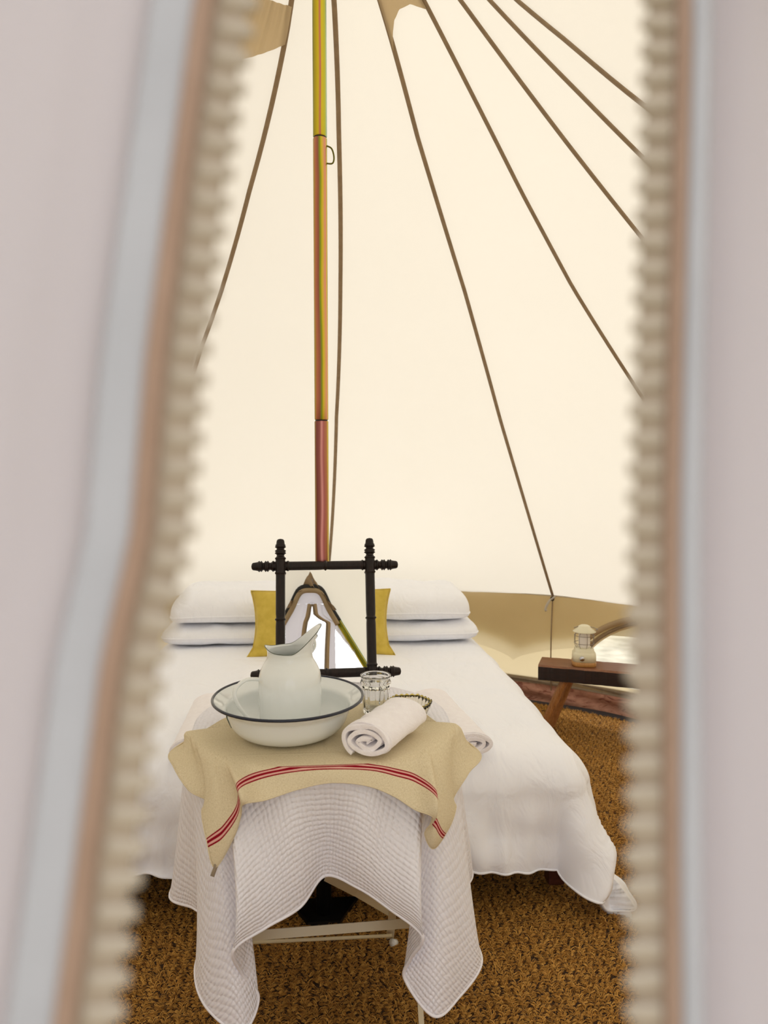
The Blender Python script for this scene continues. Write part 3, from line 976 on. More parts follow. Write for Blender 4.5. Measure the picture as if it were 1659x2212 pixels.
roll('rolled_towel', 'rolled white towel lying on the left of the duvet behind the bowl', (-0.352, 2.06, 0.503), math.radians(1), 0.42, 0.078, 0.042, 3.2, 0.011, 'rolled towels on the bed')

# ------------------------------------------------------------------ folding table
TC = np.array([0.0, 1.66]); TR = 0.285; TZ = 0.722
table = thing('folding_table', 'cream painted round folding metal table under the cloths', 'table', (0, TC[1], CZ))
def loc_(p): return (p[0], p[1] - TC[1], p[2] - CZ)
lathe('tabletop', [(0.0, TZ - .014), (TR - .02, TZ - .014), (TR - .004, TZ - .02), (TR, TZ - .012), (TR - .004, TZ), (0.0, TZ)], M['table_paint'], table, 64, center=(0, 0, -CZ))
def bar(name, a, b, w, th_, parent=table, mat='table_paint', up=(0, 0, 1)):
    a, b = Vector(loc_(a)), Vector(loc_(b))
    t_ = (b - a).normalized(); x = t_.cross(Vector(up)).normalized(); y = t_.cross(x)
    V = [p + x * (sx * th_ / 2) + y * (sy * w / 2) for p in (a, b) for sx, sy in ((-1, -1), (1, -1), (1, 1), (-1, 1))]
    return mesh_obj(name, V, [(0, 1, 2, 3), (7, 6, 5, 4), (0, 4, 5, 1), (1, 5, 6, 2), (2, 6, 7, 3), (3, 7, 4, 0)], M[mat], parent, smooth=False)
# two crossing leg pairs: feet of one pair at the back, of the other at the front
fL, fR = (-0.20, 1.885, CZ), (0.175, 1.925, CZ)
bar('leg', (-0.20, 1.44, TZ - .02), (-0.20, 1.89, CZ + .004), 0.020, 0.006, up=(1, 0, 0))
bar('leg', (0.168, 1.44, TZ - .02), (0.178, 1.925, CZ + .004), 0.020, 0.006, up=(1, 0, 0))
bar('leg', (-0.19, 1.86, TZ - .02), (-0.21, 1.56, CZ + .004), 0.020, 0.006, up=(1, 0, 0))
p_top = (0.05, 1.88, TZ - .02)
bar('leg', (0.205, 1.86, TZ - .02), (0.216, 1.555, CZ + .004), 0.012, 0.008, up=(1, 0, 0))
bar('brace', tuple(at(705, 1893, 1.70)), tuple(at(768, 1926, 1.80)), 0.022, 0.005, up=(0, 0, 1))
bar('brace', tuple(at(765, 1926, 1.80)), tuple(at(850, 1976, 1.86)), 0.017, 0.005, up=(0, 0, 1))
bar('crossbar', tuple(at(520, 2023, 1.62)), tuple(at(885, 1994, 1.64)), 0.020, 0.005, up=(0, 0.4, 1))
tube('rod', [loc_(at(520, 2037, 1.84)), loc_(at(846, 2021, 1.88))], 0.0045, M['table_paint'], table, 10)
tube('foot_cap', [loc_(at(846, 2036, 1.905)), loc_(at(856, 2036, 1.915))], [0.010, 0.008], M['white_plastic'], table, 10)

# ------------------------------------------------------------------ cloths on the table
def draped(name, cols, rows_top, mat, thick, rounding=0.014, ncol=360, ripple=None, Rt=0.285, ztop=0.73, centre=TC):
    """cols: dict(phi rim deg, B, C, D, uvB, uvD). B edge point, C half way, D hem. One periodic sheet."""
    K = len(cols)
    s = np.linspace(0, K, ncol, endpoint=False)
    B = cr([c['B'] for c in cols], s, True); C = cr([c['C'] for c in cols], s, True); D = cr([c['D'] for c in cols], s, True)
    uB = cr([c['uB'] for c in cols], s, True); uD = cr([c['uD'] for c in cols], s, True)
    ctr = np.array([centre[0], centre[1], ztop]); uc = np.array([0.0, 0.0])
    rows, uvr = [], []
    for f in np.linspace(0, 1, 14)[:-1]:
        p = ctr + (B - ctr) * f; p[:, 2] = ztop
        rows.append(p); uvr.append(uB * f)
    nd = rows_top
    for i in range(nd + 1):
        f = i / nd
        # quadratic through B, C (f=.5), D; soft shoulder at the edge
        p = B * (2 * (f - .5) * (f - 1)) + C * (-4 * f * (f - 1)) + D * (2 * f * (f - .5))
        hang = (B[:, 2] - D[:, 2])
        out = (B[:, :2] - ctr[:2]); out = out / (np.linalg.norm(out, axis=1)[:, None] + 1e-9)
        sh = rounding * np.clip(hang / .08, 0, 1) * (1 - (1 - min(1, f * 9)) ** 2)
        p = p.copy(); p[:, :2] += out * (sh * (1 - f * .6))[:, None]
        rows.append(p); uvr.append(uB + (uD - uB) * f)
    V = np.concatenate(rows); U = np.concatenate(uvr)
    nr = len(rows)
    o = mesh_obj(name, V, grid_faces(nr, ncol, True, flip=False) , mat, uvs=U)
    if thick:
        md = o.modifiers.new('thickness', 'SOLIDIFY'); md.thickness = thick; md.offset = 0
    return o, np.array(rows)

def colm(phi, C, D, uD, Rt=0.285, z=0.73, uB=None, B=None):
    a = math.radians(phi)
    if B is None: B = (TC[0] + Rt * math.sin(a), TC[1] - Rt * math.cos(a), z)
    if uB is None: uB = (B[0] - TC[0], B[1] - TC[1])
    return dict(B=np.array(B, float), C=np.array(C, float), D=np.array(D, float), uB=np.array(uB, float), uD=np.array(uD, float))

def sq(phi, L):       # point of the flat cloth in direction phi
    a = math.radians(phi); return (L * math.sin(a), -L * math.cos(a))
Z0 = 0.729
bl = [
    colm(0, at(706, 1785, 1.405), at(702, 1888, 1.425), sq(0, .50), z=Z0),
    colm(17, at(770, 1800, 1.365), at(772, 1914, 1.39), sq(11, .51), z=Z0),
    colm(30, at(835, 1840, 1.355), at(836, 1958, 1.36), sq(20, .53), z=Z0),
    colm(40, at(897, 1880, 1.325), at(907, 2018, 1.32), sq(27, .57), z=Z0),
    colm(44, at(890, 1900, 1.385), at(882, 2068, 1.38), sq(32, .60), z=Z0),
    colm(47, at(893, 1900, 1.420), at(870, 2112, 1.41), sq(37, .64), z=Z0),
    colm(52, at(935, 1925, 1.405), at(932, 2192, 1.38), sq(45, .72), z=Z0),
    colm(60, at(975, 1915, 1.43), at(985, 2152, 1.42), sq(50, .68), z=Z0),
    colm(70, at(1004, 1900, 1.49), at(1034, 2078, 1.48), sq(58, .62), z=Z0),
    colm(78, at(985, 1880, 1.58), at(1010, 2010, 1.60), sq(68, .56), z=Z0),
    colm(86, at(975, 1830, 1.66), at(985, 1940, 1.69), sq(80, .53), z=Z0),
    colm(98, at(1000, 1780, 1.73), at(1014, 1880, 1.77), sq(95, .52), z=Z0),
    colm(112, (0.29, 1.79, .55), (0.28, 1.85, .38), sq(115, .54), z=Z0),
    colm(130, (0.25, 1.88, .52), (0.25, 1.92, .30), sq(135, .60), z=Z0),
    colm(155, (0.10, 1.94, .56), (0.11, 1.95, .42), sq(155, .52), z=Z0),
    colm(180, (0.0, 1.955, .58), (0.0, 1.96, .46), sq(180, .50), z=Z0),
    colm(-155, (-0.10, 1.94, .56), (-0.11, 1.95, .42), sq(-155, .52), z=Z0),
    colm(-130, (-0.25, 1.88, .52), (-0.25, 1.92, .30), sq(-135, .60), z=Z0),
    colm(-112, (-0.32, 1.80, .55), (-0.31, 1.85, .33), sq(-115, .54), z=Z0),
    colm(-98, at(398, 1790, 1.73), at(372, 1933, 1.76), sq(-95, .53), z=Z0),
    colm(-86, at(424, 1830, 1.66), at(425, 1962, 1.68), sq(-80, .54), z=Z0),
    colm(-78, at(450, 1850, 1.58), at(455, 1995, 1.60), sq(-68, .56), z=Z0),
    colm(-70, at(436, 1890, 1.49), at(428, 2092, 1.49), sq(-58, .62), z=Z0),
    colm(-60, at(458, 1925, 1.43), at(452, 2172, 1.42), sq(-50, .68), z=Z0),
    colm(-52, at(492, 1930, 1.405), at(527, 2225, 1.38), sq(-45, .74), z=Z0),
    colm(-47, at(530, 1900, 1.420), at(563, 2152, 1.41), sq(-37, .66), z=Z0),
    colm(-44, at(530, 1900, 1.385), at(528, 2100, 1.385), sq(-32, .62), z=Z0),
    colm(-40, at(519, 1890, 1.325), at(510, 2048, 1.32), sq(-27, .58), z=Z0),
    colm(-30, at(570, 1850, 1.355), at(577, 2000, 1.355), sq(-20, .54), z=Z0),
    colm(-15, at(640, 1810, 1.365), at(650, 1955, 1.385), sq(-10, .52), z=Z0),
]
t = NT('muslin_gauze')
uv = t.n('ShaderNodeUVMap'); uv.uv_map = 'UVMap'
nz = t.noise(9, 3, uv.outputs[0]); nzs = t.noise(70, 2, uv.outputs[0])
sep = t.n('ShaderNodeSeparateXYZ'); t.l(uv.outputs[0], sep.inputs[0])
def lines(co, freq, jig):
    a = t.math('ADD', t.math('MULTIPLY', co, freq), t.math('MULTIPLY', nz.outputs[0], jig))
    a = t.math('ADD', a, t.math('MULTIPLY', nzs.outputs[0], 3.2))
    return t.math('POWER', t.math('MULTIPLY', t.math('ADD', t.math('SINE', a), 1.0), 0.5), 0.6)
hx = lines(sep.outputs[0], 2 * math.pi / 0.0105, 8); hy = lines(sep.outputs[1], 2 * math.pi / 0.0095, 9)
h = t.math('ADD', t.math('MULTIPLY', hx, 0.85), hy)
h = t.math('ADD', h, t.math('MULTIPLY', nzs.outputs[0], 0.5))
d = t.n('ShaderNodeBsdfDiffuse'); d.inputs[0].default_value = srgb(244, 243, 251)
nb = t.bump(h, 0.9, 0.0015); t.l(nb, d.inputs['Normal'])
tr = t.n('ShaderNodeBsdfTranslucent'); tr.inputs[0].default_value = srgb(235, 222, 205)
mx = t.n('ShaderNodeMixShader'); mx.inputs[0].default_value = 0.07
t.l(d.outputs[0], mx.inputs[1]); t.l(tr.outputs[0], mx.inputs[2]); t.l(mx.outputs[0], t.out.inputs[0])
M['muslin'] = t.m
blanket, rows = draped('muslin_cloth', bl, 60, M['muslin'], 0.002, ztop=Z0, ncol=480)
tag(blanket, 'white crinkled muslin cloth draped over the round table under the linen towel', 'tablecloth')
hem = [tuple(p) for p in rows[-1]]
tube('hem', hem + hem[:1], 0.0035, M['muslin'], blanket, 6)

# linen towel
Z1 = 0.7335
def tm(phi, C, D, uD, R_=0.292, **k):
    a = math.radians(phi)
    B = (TC[0] + R_ * math.sin(a), TC[1] - R_ * math.cos(a), Z1)
    uB = (B[0] + .35, B[1] - 1.368 + .045)
    return dict(B=np.array(B), C=np.array(C, float), D=np.array(D, float), uB=np.array(uB), uD=np.array(uD))
def flat_c(x, y, uD=None):
    ctr = np.array([TC[0], TC[1], Z1]); D = np.array([x, y, Z1]); B = ctr + (D - ctr) * .6; C = ctr + (D - ctr) * .8
    f = lambda p: np.array([p[0] + .35, p[1] - 1.368 + .045])
    return dict(B=B, C=C, D=D, uB=f(B), uD=f(D))
def midp(phi, D, R_=0.292, out=0.010, k=0.5):
    a = math.radians(phi); B = np.array([TC[0] + R_ * math.sin(a), TC[1] - R_ * math.cos(a), Z1])
    m = B + (np.array(D) - B) * k; m[0] += out * math.sin(a); m[1] -= out * math.cos(a); m[2] += out * .6
    return m
def tcol(phi, D, uD, C=None, out=0.010): return tm(phi, C if C is not None else midp(phi, D, out=out), D, uD)
tl = [
    tcol(0, at(715, 1690, 1.352), (.35, 0), out=.002),
    tcol(16, at(790, 1696, 1.352), (.43, 0), out=.002),
    tcol(28, at(848, 1718, 1.345), (.49, 0), out=.004),
    tcol(37, at(893, 1747, 1.325), (.54, -.012), out=.004),
    tcol(43, at(934, 1766, 1.300), (.585, -.03), C=at(937, 1715, 1.318)),
    tcol(46, at(914, 1798, 1.345), (.635, 0), C=at(930, 1735, 1.345)),
    tcol(49, at(933, 1832, 1.335), (.70, 0), C=at(938, 1745, 1.345)),
    tcol(56, at(966, 1787, 1.37), (.70, .075), C=at(957, 1715, 1.39)),
    tcol(64, at(981, 1744, 1.42), (.70, .13), C=at(968, 1690, 1.44)),
    tcol(67, at(976, 1722, 1.455), (.70, .20), C=at(966, 1665, 1.47)),
    tcol(72, at(1008, 1670, 1.50), (.70, .30), C=at(985, 1632, 1.525)),
    tcol(76, at(1033, 1625, 1.585), (.70, .42), C=at(1003, 1603, 1.59)),
    flat_c(.248, 1.605),
    flat_c(.225, 1.665),
    flat_c(.16, 1.725),
    flat_c(0.0, 1.745),
    flat_c(-.14, 1.720),
    flat_c(-.210, 1.675),
    flat_c(-.247, 1.605),
    tcol(-76, at(372, 1622, 1.585), (.0, .42), C=at(403, 1603, 1.59)),
    tcol(-72, at(377, 1655, 1.51), (.0, .33), C=at(415, 1632, 1.53)),
    tcol(-67, at(412, 1706, 1.46), (.0, .25), C=at(436, 1668, 1.475)),
    tcol(-63, at(450, 1728, 1.425), (.0, .19), C=at(462, 1680, 1.44)),
    tcol(-58, at(440, 1752, 1.40), (.0, .13), C=at(450, 1690, 1.43)),
    tcol(-52, at(449, 1808, 1.365), (.0, .06), C=at(468, 1715, 1.395)),
    tcol(-48, at(468, 1872, 1.345), (.0, 0), C=at(490, 1755, 1.365)),
    tcol(-44, at(508, 1808, 1.345), (.06, 0), C=at(513, 1735, 1.355)),
    tcol(-41, at(523, 1762, 1.345), (.105, 0), C=at(520, 1715, 1.345)),
    tcol(-38, at(527, 1737, 1.300), (.15, -.016), C=at(518, 1700, 1.318)),
    tcol(-28, at(575, 1727, 1.335), (.20, 0), out=.004),
    tcol(-14, at(645, 1704, 1.350), (.28, 0), out=.002),
]
t = NT('striped_linen')
uv = t.n('ShaderNodeUVMap'); uv.uv_map = 'UVMap'
sep = t.n('ShaderNodeSeparateXYZ'); t.l(uv.outputs[0], sep.inputs[0])
sv = t.math('ADD', sep.outputs[1], 0.0)            # distance from the front hem
mp = t.n('ShaderNodeMapping'); mp.inputs['Scale'].default_value = (1, 6, 1); t.l(uv.outputs[0], mp.inputs[0])
mp2 = t.n('ShaderNodeMapping'); mp2.inputs['Scale'].default_value = (6, 1, 1); t.l(uv.outputs[0], mp2.inputs[0])
n1 = t.noise(220, 3, mp.outputs[0]); n2 = t.noise(220, 3, mp2.outputs[0])
wv = t.math('ADD', n1.outputs[0], n2.outputs[0])
lin = t.ramp(t.math('MULTIPLY', wv, 0.5), [(0.36, srgb(206, 190, 154)), (0.5, srgb(229, 215, 183)), (0.64, srgb(241, 230, 203))])
st = t.n('ShaderNodeMapRange'); st.inputs['From Min'].default_value = 0.040; st.inputs['From Max'].default_value = 0.058; t.l(sv, st.inputs[0])
rp = t.n('ShaderNodeValToRGB'); rp.color_ramp.interpolation = 'CONSTANT'
stops = [(0.0, (0, 0, 0, 1)), (0.02, (1, 1, 1, 1)), (0.18, (.5, .5, .5, 1)), (0.40, (1, 1, 1, 1)), (0.66, (.5, .5, .5, 1)), (0.84, (1, 1, 1, 1)), (0.98, (0, 0, 0, 1))]
e = rp.color_ramp.elements
while len(e) < len(stops): e.new(0.5)
for el, (p, c) in zip(e, stops): el.position = p; el.color = c
t.l(st.outputs[0], rp.inputs[0])
isany = t.math('GREATER_THAN', rp.outputs[0], 0.25); isred = t.math('GREATER_THAN', rp.outputs[0], 0.75)
m1 = t.n('ShaderNodeMixRGB'); t.l(isany, m1.inputs[0]); t.l(lin, m1.inputs[1]); m1.inputs[2].default_value = srgb(232, 178, 166)
m2 = t.n('ShaderNodeMixRGB'); t.l(isred, m2.inputs[0]); t.l(m1.outputs[0], m2.inputs[1]); m2.inputs[2].default_value = srgb(150, 24, 40)
d = t.n('ShaderNodeBsdfDiffuse'); t.l(m2.outputs[0], d.inputs[0]); 
def crease(co, at_, w=0.0035):
    q = t.math('DIVIDE', t.math('ABSOLUTE', t.math('SUBTRACT', co, at_)), w)
    return t.math('MAXIMUM', t.math('SUBTRACT', 1.0, q), 0.0)
cs = t.math('ADD', t.math('ADD', crease(sep.outputs[1], 0.205), crease(sep.outputs[1], 0.118)), crease(sep.outputs[0], 0.355))
lown = t.noise(9, 3, uv.outputs[0])
hh = t.math('ADD', t.math('MULTIPLY', wv, 0.5), t.math('ADD', t.math('MULTIPLY', cs, 1.2), t.math('MULTIPLY', lown.outputs[0], 4.0)))
t.l(t.bump(hh, 0.5, 0.0016), d.inputs['Normal'])
tr = t.n('ShaderNodeBsdfTranslucent'); t.l(m2.outputs[0], tr.inputs[0])
mx = t.n('ShaderNodeMixShader'); mx.inputs[0].default_value = 0.12
t.l(d.outputs[0], mx.inputs[1]); t.l(tr.outputs[0], mx.inputs[2]); t.l(mx.outputs[0], t.out.inputs[0])
M['linen'] = t.m
# the flat-cloth centre of the linen is not the table centre: shift its uv origin
for c in tl:
    c['uB'] = c['uB'] - np.array([.35, .337]); c['uD'] = np.array(c['uD']) - np.array([.35, .337])
t.t.links.remove(sep.inputs[0].links[0])
sh = t.n('ShaderNodeMapping'); sh.inputs['Location'].default_value = (.35, .337, 0); t.l(uv.outputs[0], sh.inputs[0]); t.l(sh.outputs[0], sep.inputs[0])
linen, rows = draped('linen_towel', tl, 26, M['linen'], 0.0012, rounding=0.010, ztop=Z1, ncol=460)
tag(linen, 'beige linen tea towel with red stripes lying over the muslin cloth', 'tea towel')
hem = [tuple(p) for p in rows[-1]]
tube('hem', hem + hem[:1], 0.0013, M['linen'], linen, 5)
tip = at(468, 1870, 1.343)
V = []
for i in range(6):
    for s_ in (-1, 1):
        f = i / 5
        V.append(tip + np.array([-.004 * f + s_ * .0035, -.001, -.022 * f + .003]) + np.array([-.004 * f, 0, s_ * -.0015]))
lp = mesh_obj('hanging_loop', V, grid_faces(6, 2), M['flap_tape'], linen)
lp.modifiers.new('thickness', 'SOLIDIFY').thickness = 0.0015
# creases pressed into the linen
ZT = Z1 + 0.0012

# ------------------------------------------------------------------ enamel bowl and jug
BC = (-0.073, 1.557)
bowl = thing('enamel_bowl', 'wide white enamel wash bowl with navy rim on the linen towel', 'bowl', (BC[0], BC[1], ZT))
pr_out = [(0.0, 0.0), (0.070, 0.0), (0.086, 0.002), (0.106, 0.011), (0.121, 0.027), (0.1285, 0.046), (0.1325, 0.060), (0.146, 0.070), (0.1575, 0.0785)]
pr_in = [(0.156, 0.0810), (0.145, 0.0725), (0.1310, 0.0625), (0.1265, 0.048), (0.119, 0.030), (0.104, 0.0145), (0.085, 0.0055), (0.069, 0.004), (0.0, 0.004)]
def fine(pr, n):
    return [tuple(p) for p in cr(pr, np.linspace(0, len(pr) - 1, n))]
lathe('basin', [(max(0, r), max(0, z)) for r, z in fine(pr_out, 30)] + [(max(0, r), max(0.0, z)) for r, z in fine(pr_in, 30)], M['enamel'], bowl, 96)
tor = [(0.1575 + 0.0031 * math.cos(a), 0.0800 + 0.0031 * math.sin(a)) for a in np.linspace(0, 2 * math.pi, 13)[:-1]]
lathe('rim', tor, M['navy'], bowl, 96, closed=True)['label'] = 'navy blue rolled rim'
# small printed mark on the left shoulder of the bowl
def on_bowl(az, z):
    r = float(np.interp(z, [p[1] for p in pr_out], [p[0] for p in pr_out])) + 0.0006
    return (r * math.sin(az), -r * math.cos(az), z)
mk = [[(-1.235, .052), (-1.250, .054), (-1.262, .050), (-1.262, .046), (-1.250, .044)], [(-1.225, .046), (-1.235, .040), (-1.225, .036)], [(-1.215, .044), (-1.205, .036), (-1.195, .030)]]
VV_, FF_ = [], []
for s_ in mk:
    V, F = tube_geo(smooth_path([on_bowl(a, z) for a, z in s_], 14), 0.0011, 6)
    FF_ += [tuple(q + len(VV_) for q in f) for f in F]; VV_ += V
mesh_obj('printed_mark', VV_, FF_, M['mark'], bowl)

JC = (-0.070, 1.578)
jug = thing('enamel_jug', 'white enamel water jug with tall spout standing in the bowl', 'jug', (JC[0], JC[1], ZT + 0.0045))
jz = JC[1]
prof = [(0.0, 0.0), (0.058, 0.0), (0.0635, 0.006), (0.0655, 0.03), (0.0668, 0.06), (0.0675, 0.088), (0.0668, 0.107), (0.0635, 0.124), (0.0570, 0.138), (0.0505, 0.149), (0.0482, 0.158), (0.0482, 0.166)]
n = 72
def jug_rows(inset):
    rows = []
    for r, z in fine(prof, 40):
        r = max(0, r - (inset if r > inset else 0)); z = max(z, inset if inset else 0)
        rows.append([(r * math.cos(a), r * math.sin(a), z) for a in np.linspace(0, 2 * math.pi, n, endpoint=False)])
    for f in np.linspace(0.15, 1, 10):
        row = []
        for a in np.linspace(0, 2 * math.pi, n, endpoint=False):
            c = math.cos(a)
            sp = max(0, c) ** 1.7; bk = max(0, -c) ** 6
            z1 = 0.170 + 0.0520 * sp + 0.010 * bk
            r1 = 0.0500 + 0.0175 * sp * (1 if inset == 0 else .97) + 0.003 * bk
            pinch = 1 - 0.20 * max(0, c) ** 1.0 * abs(math.sin(a)) * 1.3
            r_ = (0.0480 - inset) + (r1 - 0.048) * f ** 1.5
            z_ = 0.166 + (z1 - 0.166) * f
            row.append((r_ * c, r_ * math.sin(a) * (1 - (1 - pinch) * f), z_))
        rows.append(row)
    return rows
ro = jug_rows(0.0); ri = jug_rows(0.0018)[::-1]
V = [p for row in ro + ri for p in row]
o = mesh_obj('body', V, grid_faces(len(ro) + len(ri), n, True), M['enamel'], jug)
bm = bmesh.new(); bm.from_mesh(o.data); bmesh.ops.remove_doubles(bm, verts=bm.verts, dist=1e-5); bm.to_mesh(o.data); bm.free()
hp = smooth_path([(-0.058, 0, .106), (-0.074, -.002, .110), (-0.094, -.006, .110), (-0.112, -.012, .098), (-0.117, -.018, .082), (-0.108, -.026, .060), (-0.090, -.034, .038), (-0.070, -.040, .021), (-.058, -.040, .018)], 44)
V, F = tube_geo(hp, 0.0072, 12, flat=0.5)
mesh_obj('handle', V, F, M['enamel'], jug)
tube('spout_grip', smooth_path([(0.046, .018, .158), (0.053, .018, .164), (0.056, .018, .174), (0.054, .018, .184)], 16), 0.003, M['enamel'], jug, 8)
rimpts = [Vector(p) for p in ro[-1]]
tube('rim_line', rimpts + rimpts[:1], 0.0009, M['mark'], jug, 6)
jug.rotation_euler = (0, 0, math.radians(6))

# ------------------------------------------------------------------ glasses
def glass_jar():
    root = thing('glass_tumbler', 'clear ribbed glass tumbler standing right of the enamel bowl', 'glass', (0.121, 1.672, ZT))
    out = [(0.0, 0.0), (0.026, 0.0), (0.0290, 0.002), (0.0300, 0.010), (0.0325, 0.055), (0.0330, 0.066), (0.0352, 0.068), (0.0352, 0.073), (0.0335, 0.0745), (0.0338, 0.083), (0.0352, 0.085), (0.0350, 0.088), (0.0338, 0.089)]
    inn = [(0.0322, 0.088), (0.0312, 0.083), (0.0308, 0.070), (0.0300, 0.055), (0.0272, 0.014), (0.0255, 0.010), (0.0, 0.009)]
    pr = out + inn
    def rf(a, i):
        z = pr[i][1]
        if i < len(out) and 0.001 < z < 0.067: return 1 - 0.075 * (0.5 + 0.5 * math.cos(a * 12)) ** 4
        return 1
    lathe('tumbler', pr, M['glass'], root, 144, radf=rf)
glass_jar()
def glass_dish():
    root = thing('glass_dish', 'small fluted straw-coloured glass dish behind the rolled towel', 'dish', (0.193, 1.622, ZT))
    out = [(0.0, 0.0), (0.028, 0.0), (0.032, 0.002), (0.040, 0.014), (0.046, 0.030), (0.049, 0.040)]
    inn = [(0.0475, 0.040), (0.0445, 0.030), (0.0385, 0.015), (0.030, 0.005), (0.0, 0.004)]
    pr = out + inn
    def rf(a, i):
        z = pr[i][1]; k = min(1, z / 0.02)
        hexa = 1 / max(math.cos((a % (math.pi / 3)) - math.pi / 6), 0.5)
        return (1 + (hexa * 0.93 - 1) * k * .6) * (1 + 0.030 * k * math.cos(a * 24))
    lathe('bowl', pr, M['yglass'], root, 192, radf=rf)
    pts = []
    for a in np.linspace(0, 2 * math.pi, 193):
        hexa = 1 / max(math.cos((a % (math.pi / 3)) - math.pi / 6), 0.5)
        r = 0.0482 * (1 + (hexa * 0.93 - 1) * .6)
        pts.append((r * math.cos(a), r * math.sin(a), 0.0405 + 0.0016 * math.cos(a * 24)))
    tube('rim', pts, 0.0015, M['yrim'], root, 6)['label'] = 'amber scalloped rim'
glass_dish()

roll('rolled_hand_towel', 'tightly rolled white hand towel at the front of the table', (0.083, 1.400, ZT + 0.0345), math.radians(-31), 0.185, 0.059, 0.0365, 3.3, 0.0085)

# ------------------------------------------------------------------ mirror with turned frame
mir = thing('mirror', 'mirror in a dark turned bamboo-style frame leaning back against the pole', 'mirror', (0.010, 1.945, 0.752), 0)
TILT = math.atan2(0.072, 0.278)
mir.rotation_euler = (-TILT, 0, math.radians(1.0))
HS, HR = 0.1215, 0.288          # half post spacing, rail spacing along the frame
def turned(half0, half1, cross, nodes):
    """profile along an axis from -half0 to half1 with ring beads at the ends and nodes"""
    pr = []
    L0, L1 = -half0, half1
    s = L0
    def r_at(x):
        r = 0.0125
        for c in cross:
            if abs(x - c) < 0.018: r = 0.0130
            for q in (c - 0.020, c + 0.020):
                r += 0.0030 * math.exp(-((x - q) / 0.0022) ** 2)
        for q in nodes: r += 0.0038 * math.exp(-((x - q) / 0.0026) ** 2) - 0.0012 * math.exp(-((x - q) / 0.010) ** 2)
        for end, sg, c in ((L0, -1, cross[0]), (L1, 1, cross[-1])):
            dist = (x - c) * sg
            if dist > 0.024:
                x2 = dist - 0.024; tot = abs(end - c) - 0.024
                r = 0.0122
                for b in (0.010, 0.0165, 0.027, 0.0335):
                    r += 0.0036 * math.exp(-((x2 - b) / 0.0021) ** 2)
                for b in (0.004, 0.022):
                    r -= 0.0022 * math.exp(-((x2 - b) / 0.0035) ** 2)
                e = tot - x2
                if e < 0.016: r = 0.0118 - 0.0022 * (1 - e / 0.016)
                if e < 0.005: r = 0.0096 * math.sqrt(max(0, 1 - (1 - e / 0.005) ** 2)) if e > 0 else 0
        return r
    xs = np.linspace(L0, L1, 220)
    return [(max(0.0, r_at(x)), x) for x in xs]
ext = 0.079
for z, y in ((0, 0), (HR, 0)):
    lathe('rail', turned(HS + ext, HS + ext, [-HS, HS], [0.0]), M['dark_wood'], mir, 20, center=(0, 0.004, z), axis='X')
for s_ in (-1, 1):
    o = lathe('post', turned(0.074, HR + 0.074, [0, HR], [HR * .5]), M['dark_wood'], mir, 20, center=(s_ * HS, -0.006, 0))
V = [(-HS, .001, 0), (HS, .001, 0), (HS, .001, HR), (-HS, .001, HR), (-HS, .006, 0), (HS, .006, 0), (HS, .006, HR), (-HS, .006, HR)]
mesh_obj('mirror_glass', V, [(0, 1, 2, 3), (7, 6, 5, 4), (0, 4, 5, 1), (1, 5, 6, 2), (2, 6, 7, 3), (3, 7, 4, 0)], M['mirror'], mir, smooth=False)
box('backing_board', (0, 0.009, HR / 2), (2 * HS - .01, 0.005, HR - .01), M['bed_wood'], mir, 0.001)

# ------------------------------------------------------------------ bench and lantern
bdir = Vector((0.37, -0.16, 0)).normalized(); bperp = Vector((-bdir.y, bdir.x, 0))
brz = math.atan2(bdir.y, bdir.x)
BZ = 0.36
bench = thing('bench', 'low rustic wooden bench with charred edge and splayed oak legs by the wall', 'bench', (1.02, 3.395, CZ), brz)
BL, BD, BT = 0.86, 0.165, 0.072
V = []; 
nx = 60
rows_ = []
for i in range(nx + 1):
    x = BL * i / nx
    e = 0.004 * math.sin(i * .7) + 0.003 * math.sin(i * 1.9 + 1)
    rows_.append([(x, e * .4, 0), (x, -0.002 + e * .5, BT - .008), (x, 0.006 + e * .6, BT), (x, BD - .006 - e * .4, BT), (x, BD - e * .3, BT - .006), (x, BD - .004, 0)])
V = [(p[0], p[1], p[2] + BZ - BT - CZ) for r_ in rows_ for p in r_]
F = []
for i in range(nx):
    for j in range(6):
        k = (j + 1) % 6; a = i * 6
        F.append((a + j, a + 6 + j, a + 6 + k, a + k))
F += [tuple(range(6)), tuple(nx * 6 + j for j in range(6))[::-1]]
seat = mesh_obj('seat_plank', V, F, M['bench_side'], bench, smooth=False)
seat.data.materials.append(M['bench_top'])
for p in seat.data.polygons:
    if abs(p.normal.z) > 0.7 and p.center.z > BZ - BT / 2 - CZ: p.material_index = 1
bm = bmesh.new(); bm.from_mesh(seat.data); bmesh.ops.recalc_face_normals(bm, faces=bm.faces); bm.to_mesh(seat.data); bm.free()
for p in seat.data.polygons:
    p.material_index = 1 if (p.normal.z > 0.35) else 0
def oct_leg(a, b, r0, r1):
    V, F = tube_geo([a, Vector(a).lerp(Vector(b), .5), b], [r0, (r0 + r1) / 2, r1], 8)
    return mesh_obj('leg', V, F, M['oak'], bench, smooth=False)
zt = BZ - BT - CZ
oct_leg((0.125, 0.040, zt + .01), (0.010, 0.035, 0.0), 0.020, 0.017)
oct_leg((0.150, 0.125, zt + .01), (0.050, 0.135, 0.0), 0.020, 0.017)
oct_leg((BL - 0.125, 0.040, zt + .01), (BL - 0.02, 0.020, 0.0), 0.020, 0.017)
oct_leg((BL - 0.150, 0.125, zt + .01), (BL - 0.05, 0.135, 0.0), 0.020, 0.017)

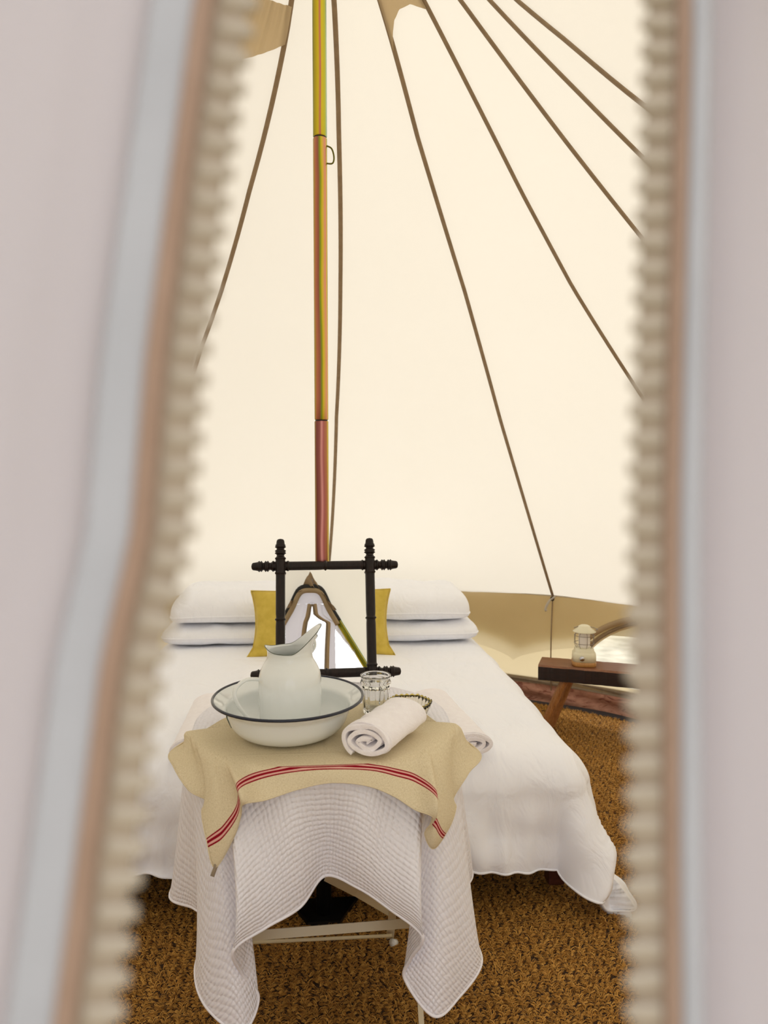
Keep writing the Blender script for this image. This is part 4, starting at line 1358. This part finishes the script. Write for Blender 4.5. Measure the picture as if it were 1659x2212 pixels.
LP = Vector((1.02, 3.395, 0)) + bdir * 0.205 + bperp * 0.078
lan = thing('lantern', 'cream camping lantern with wire cage and chrome dial standing on the bench', 'lantern', (LP.x, LP.y, BZ + .001), math.radians(-14))
def rsq(rx, z, k=4, n=48):
    out = []
    for a in np.linspace(0, 2 * math.pi, n, endpoint=False):
        c, s = math.cos(a), math.sin(a)
        q = (abs(c) ** k + abs(s) ** k) ** (-1 / k)
        out.append((rx * q * c, rx * q * s, z))
    return out
def rs_obj(name, lst, mat, k=4):
    rows = [rsq(r, z, k) for r, z in lst]
    V = [p for r_ in rows for p in r_]; n = 48
    F = grid_faces(len(rows), n, True) + [tuple(range(n))[::-1], tuple((len(rows) - 1) * n + j for j in range(n))]
    return mesh_obj(name, V, F, mat, lan)
rs_obj('bamboo_foot', [(0.055, 0), (0.056, 0.001), (0.056, 0.019), (0.055, 0.020)], M['bamboo'])
rs_obj('base', [(0.0545, 0.0205), (0.0545, 0.045), (0.053, 0.058), (0.048, 0.062), (0.046, 0.066), (0.044, 0.078), (0.036, 0.082)], M['cream'])
lathe('dial', [(0.0, -0.0625), (0.0105, -0.0625), (0.012, -0.060), (0.012, -0.054), (0.0, -0.054)], M['chrome'], lan, 24).rotation_euler = (0, 0, 0)
dl = [o for o in lan.children if o.name.startswith('dial')][0]
dl.rotation_euler = (math.radians(-90), 0, 0); dl.location = (-0.014, 0, 0.040)
lathe('globe', [(0.0, 0.080), (0.0255, 0.081), (0.0265, 0.090), (0.0265, 0.150), (0.0245, 0.156), (0.0, 0.157)], M['globe'], lan, 32)
lathe('cap', [(0.0, 0.158), (0.050, 0.1565), (0.0535, 0.158), (0.0535, 0.160), (0.030, 0.177), (0.0265, 0.184), (0.018, 0.189), (0.0, 0.191)], M['cream'], lan, 40)
for zc, rr in ((0.104, 0.046), (0.140, 0.046)):
    tube('cage_ring', [(rr * math.cos(a), rr * math.sin(a), zc) for a in np.linspace(0, 2 * math.pi, 41)], 0.0013, M['wire'], lan, 6)
for q in range(8):
    a = q * math.pi / 4 + .2
    pts = [(r_ * math.cos(a), r_ * math.sin(a), z) for r_, z in ((0.033, 0.080), (0.044, 0.096), (0.047, 0.122), (0.045, 0.145), (0.034, 0.159))]
    tube('cage_wire', smooth_path(pts, 14), 0.0013, M['wire'], lan, 6)
tube('carry_handle', smooth_path([(-.048, 0, .174), (-.030, .012, .178), (0, .030, .180), (.040, .012, .176), (.060, -.01, .172), (.052, -.012, .170)], 30), 0.0020, M['wire'], lan, 6)

# ------------------------------------------------------------------ small things
e_ = eave_pt(33.9)
tie = thing('eave_tie', 'small cream cord tie with black ring hanging at the eave seam above the bench', 'cord', (e_[0] - .015, e_[1] - .03, ZE - 0.012))
tube('ring', [(0.009 * math.cos(a), -.004, 0.010 * math.sin(a) - .002) for a in np.linspace(0, 2 * math.pi, 19)], 0.003, M['black_metal'], tie, 6)
tube('cord', smooth_path([(.014, -.003, .010), (.004, -.008, .004), (-.014, -.006, -.010), (-.030, -.002, -.040), (-.036, -.002, -.060), (-.030, -.002, -.066)], 24), [0.005] * 10 + [0.007] * 14, M['canvas'], tie, 8)

sb = thing('storage_box', 'low grey plastic storage box pushed under the foot of the bed', 'box', (-0.40, 2.42, CZ))
box('tray', (0, 0, 0.075), (0.26, 0.28, 0.06), M['grey_plastic'], sb, 0.012)
box('lid', (0, 0, 0.108), (0.275, 0.295, 0.012), M['grey_plastic'], sb, 0.004)
sb.location.z = CZ - 0.045
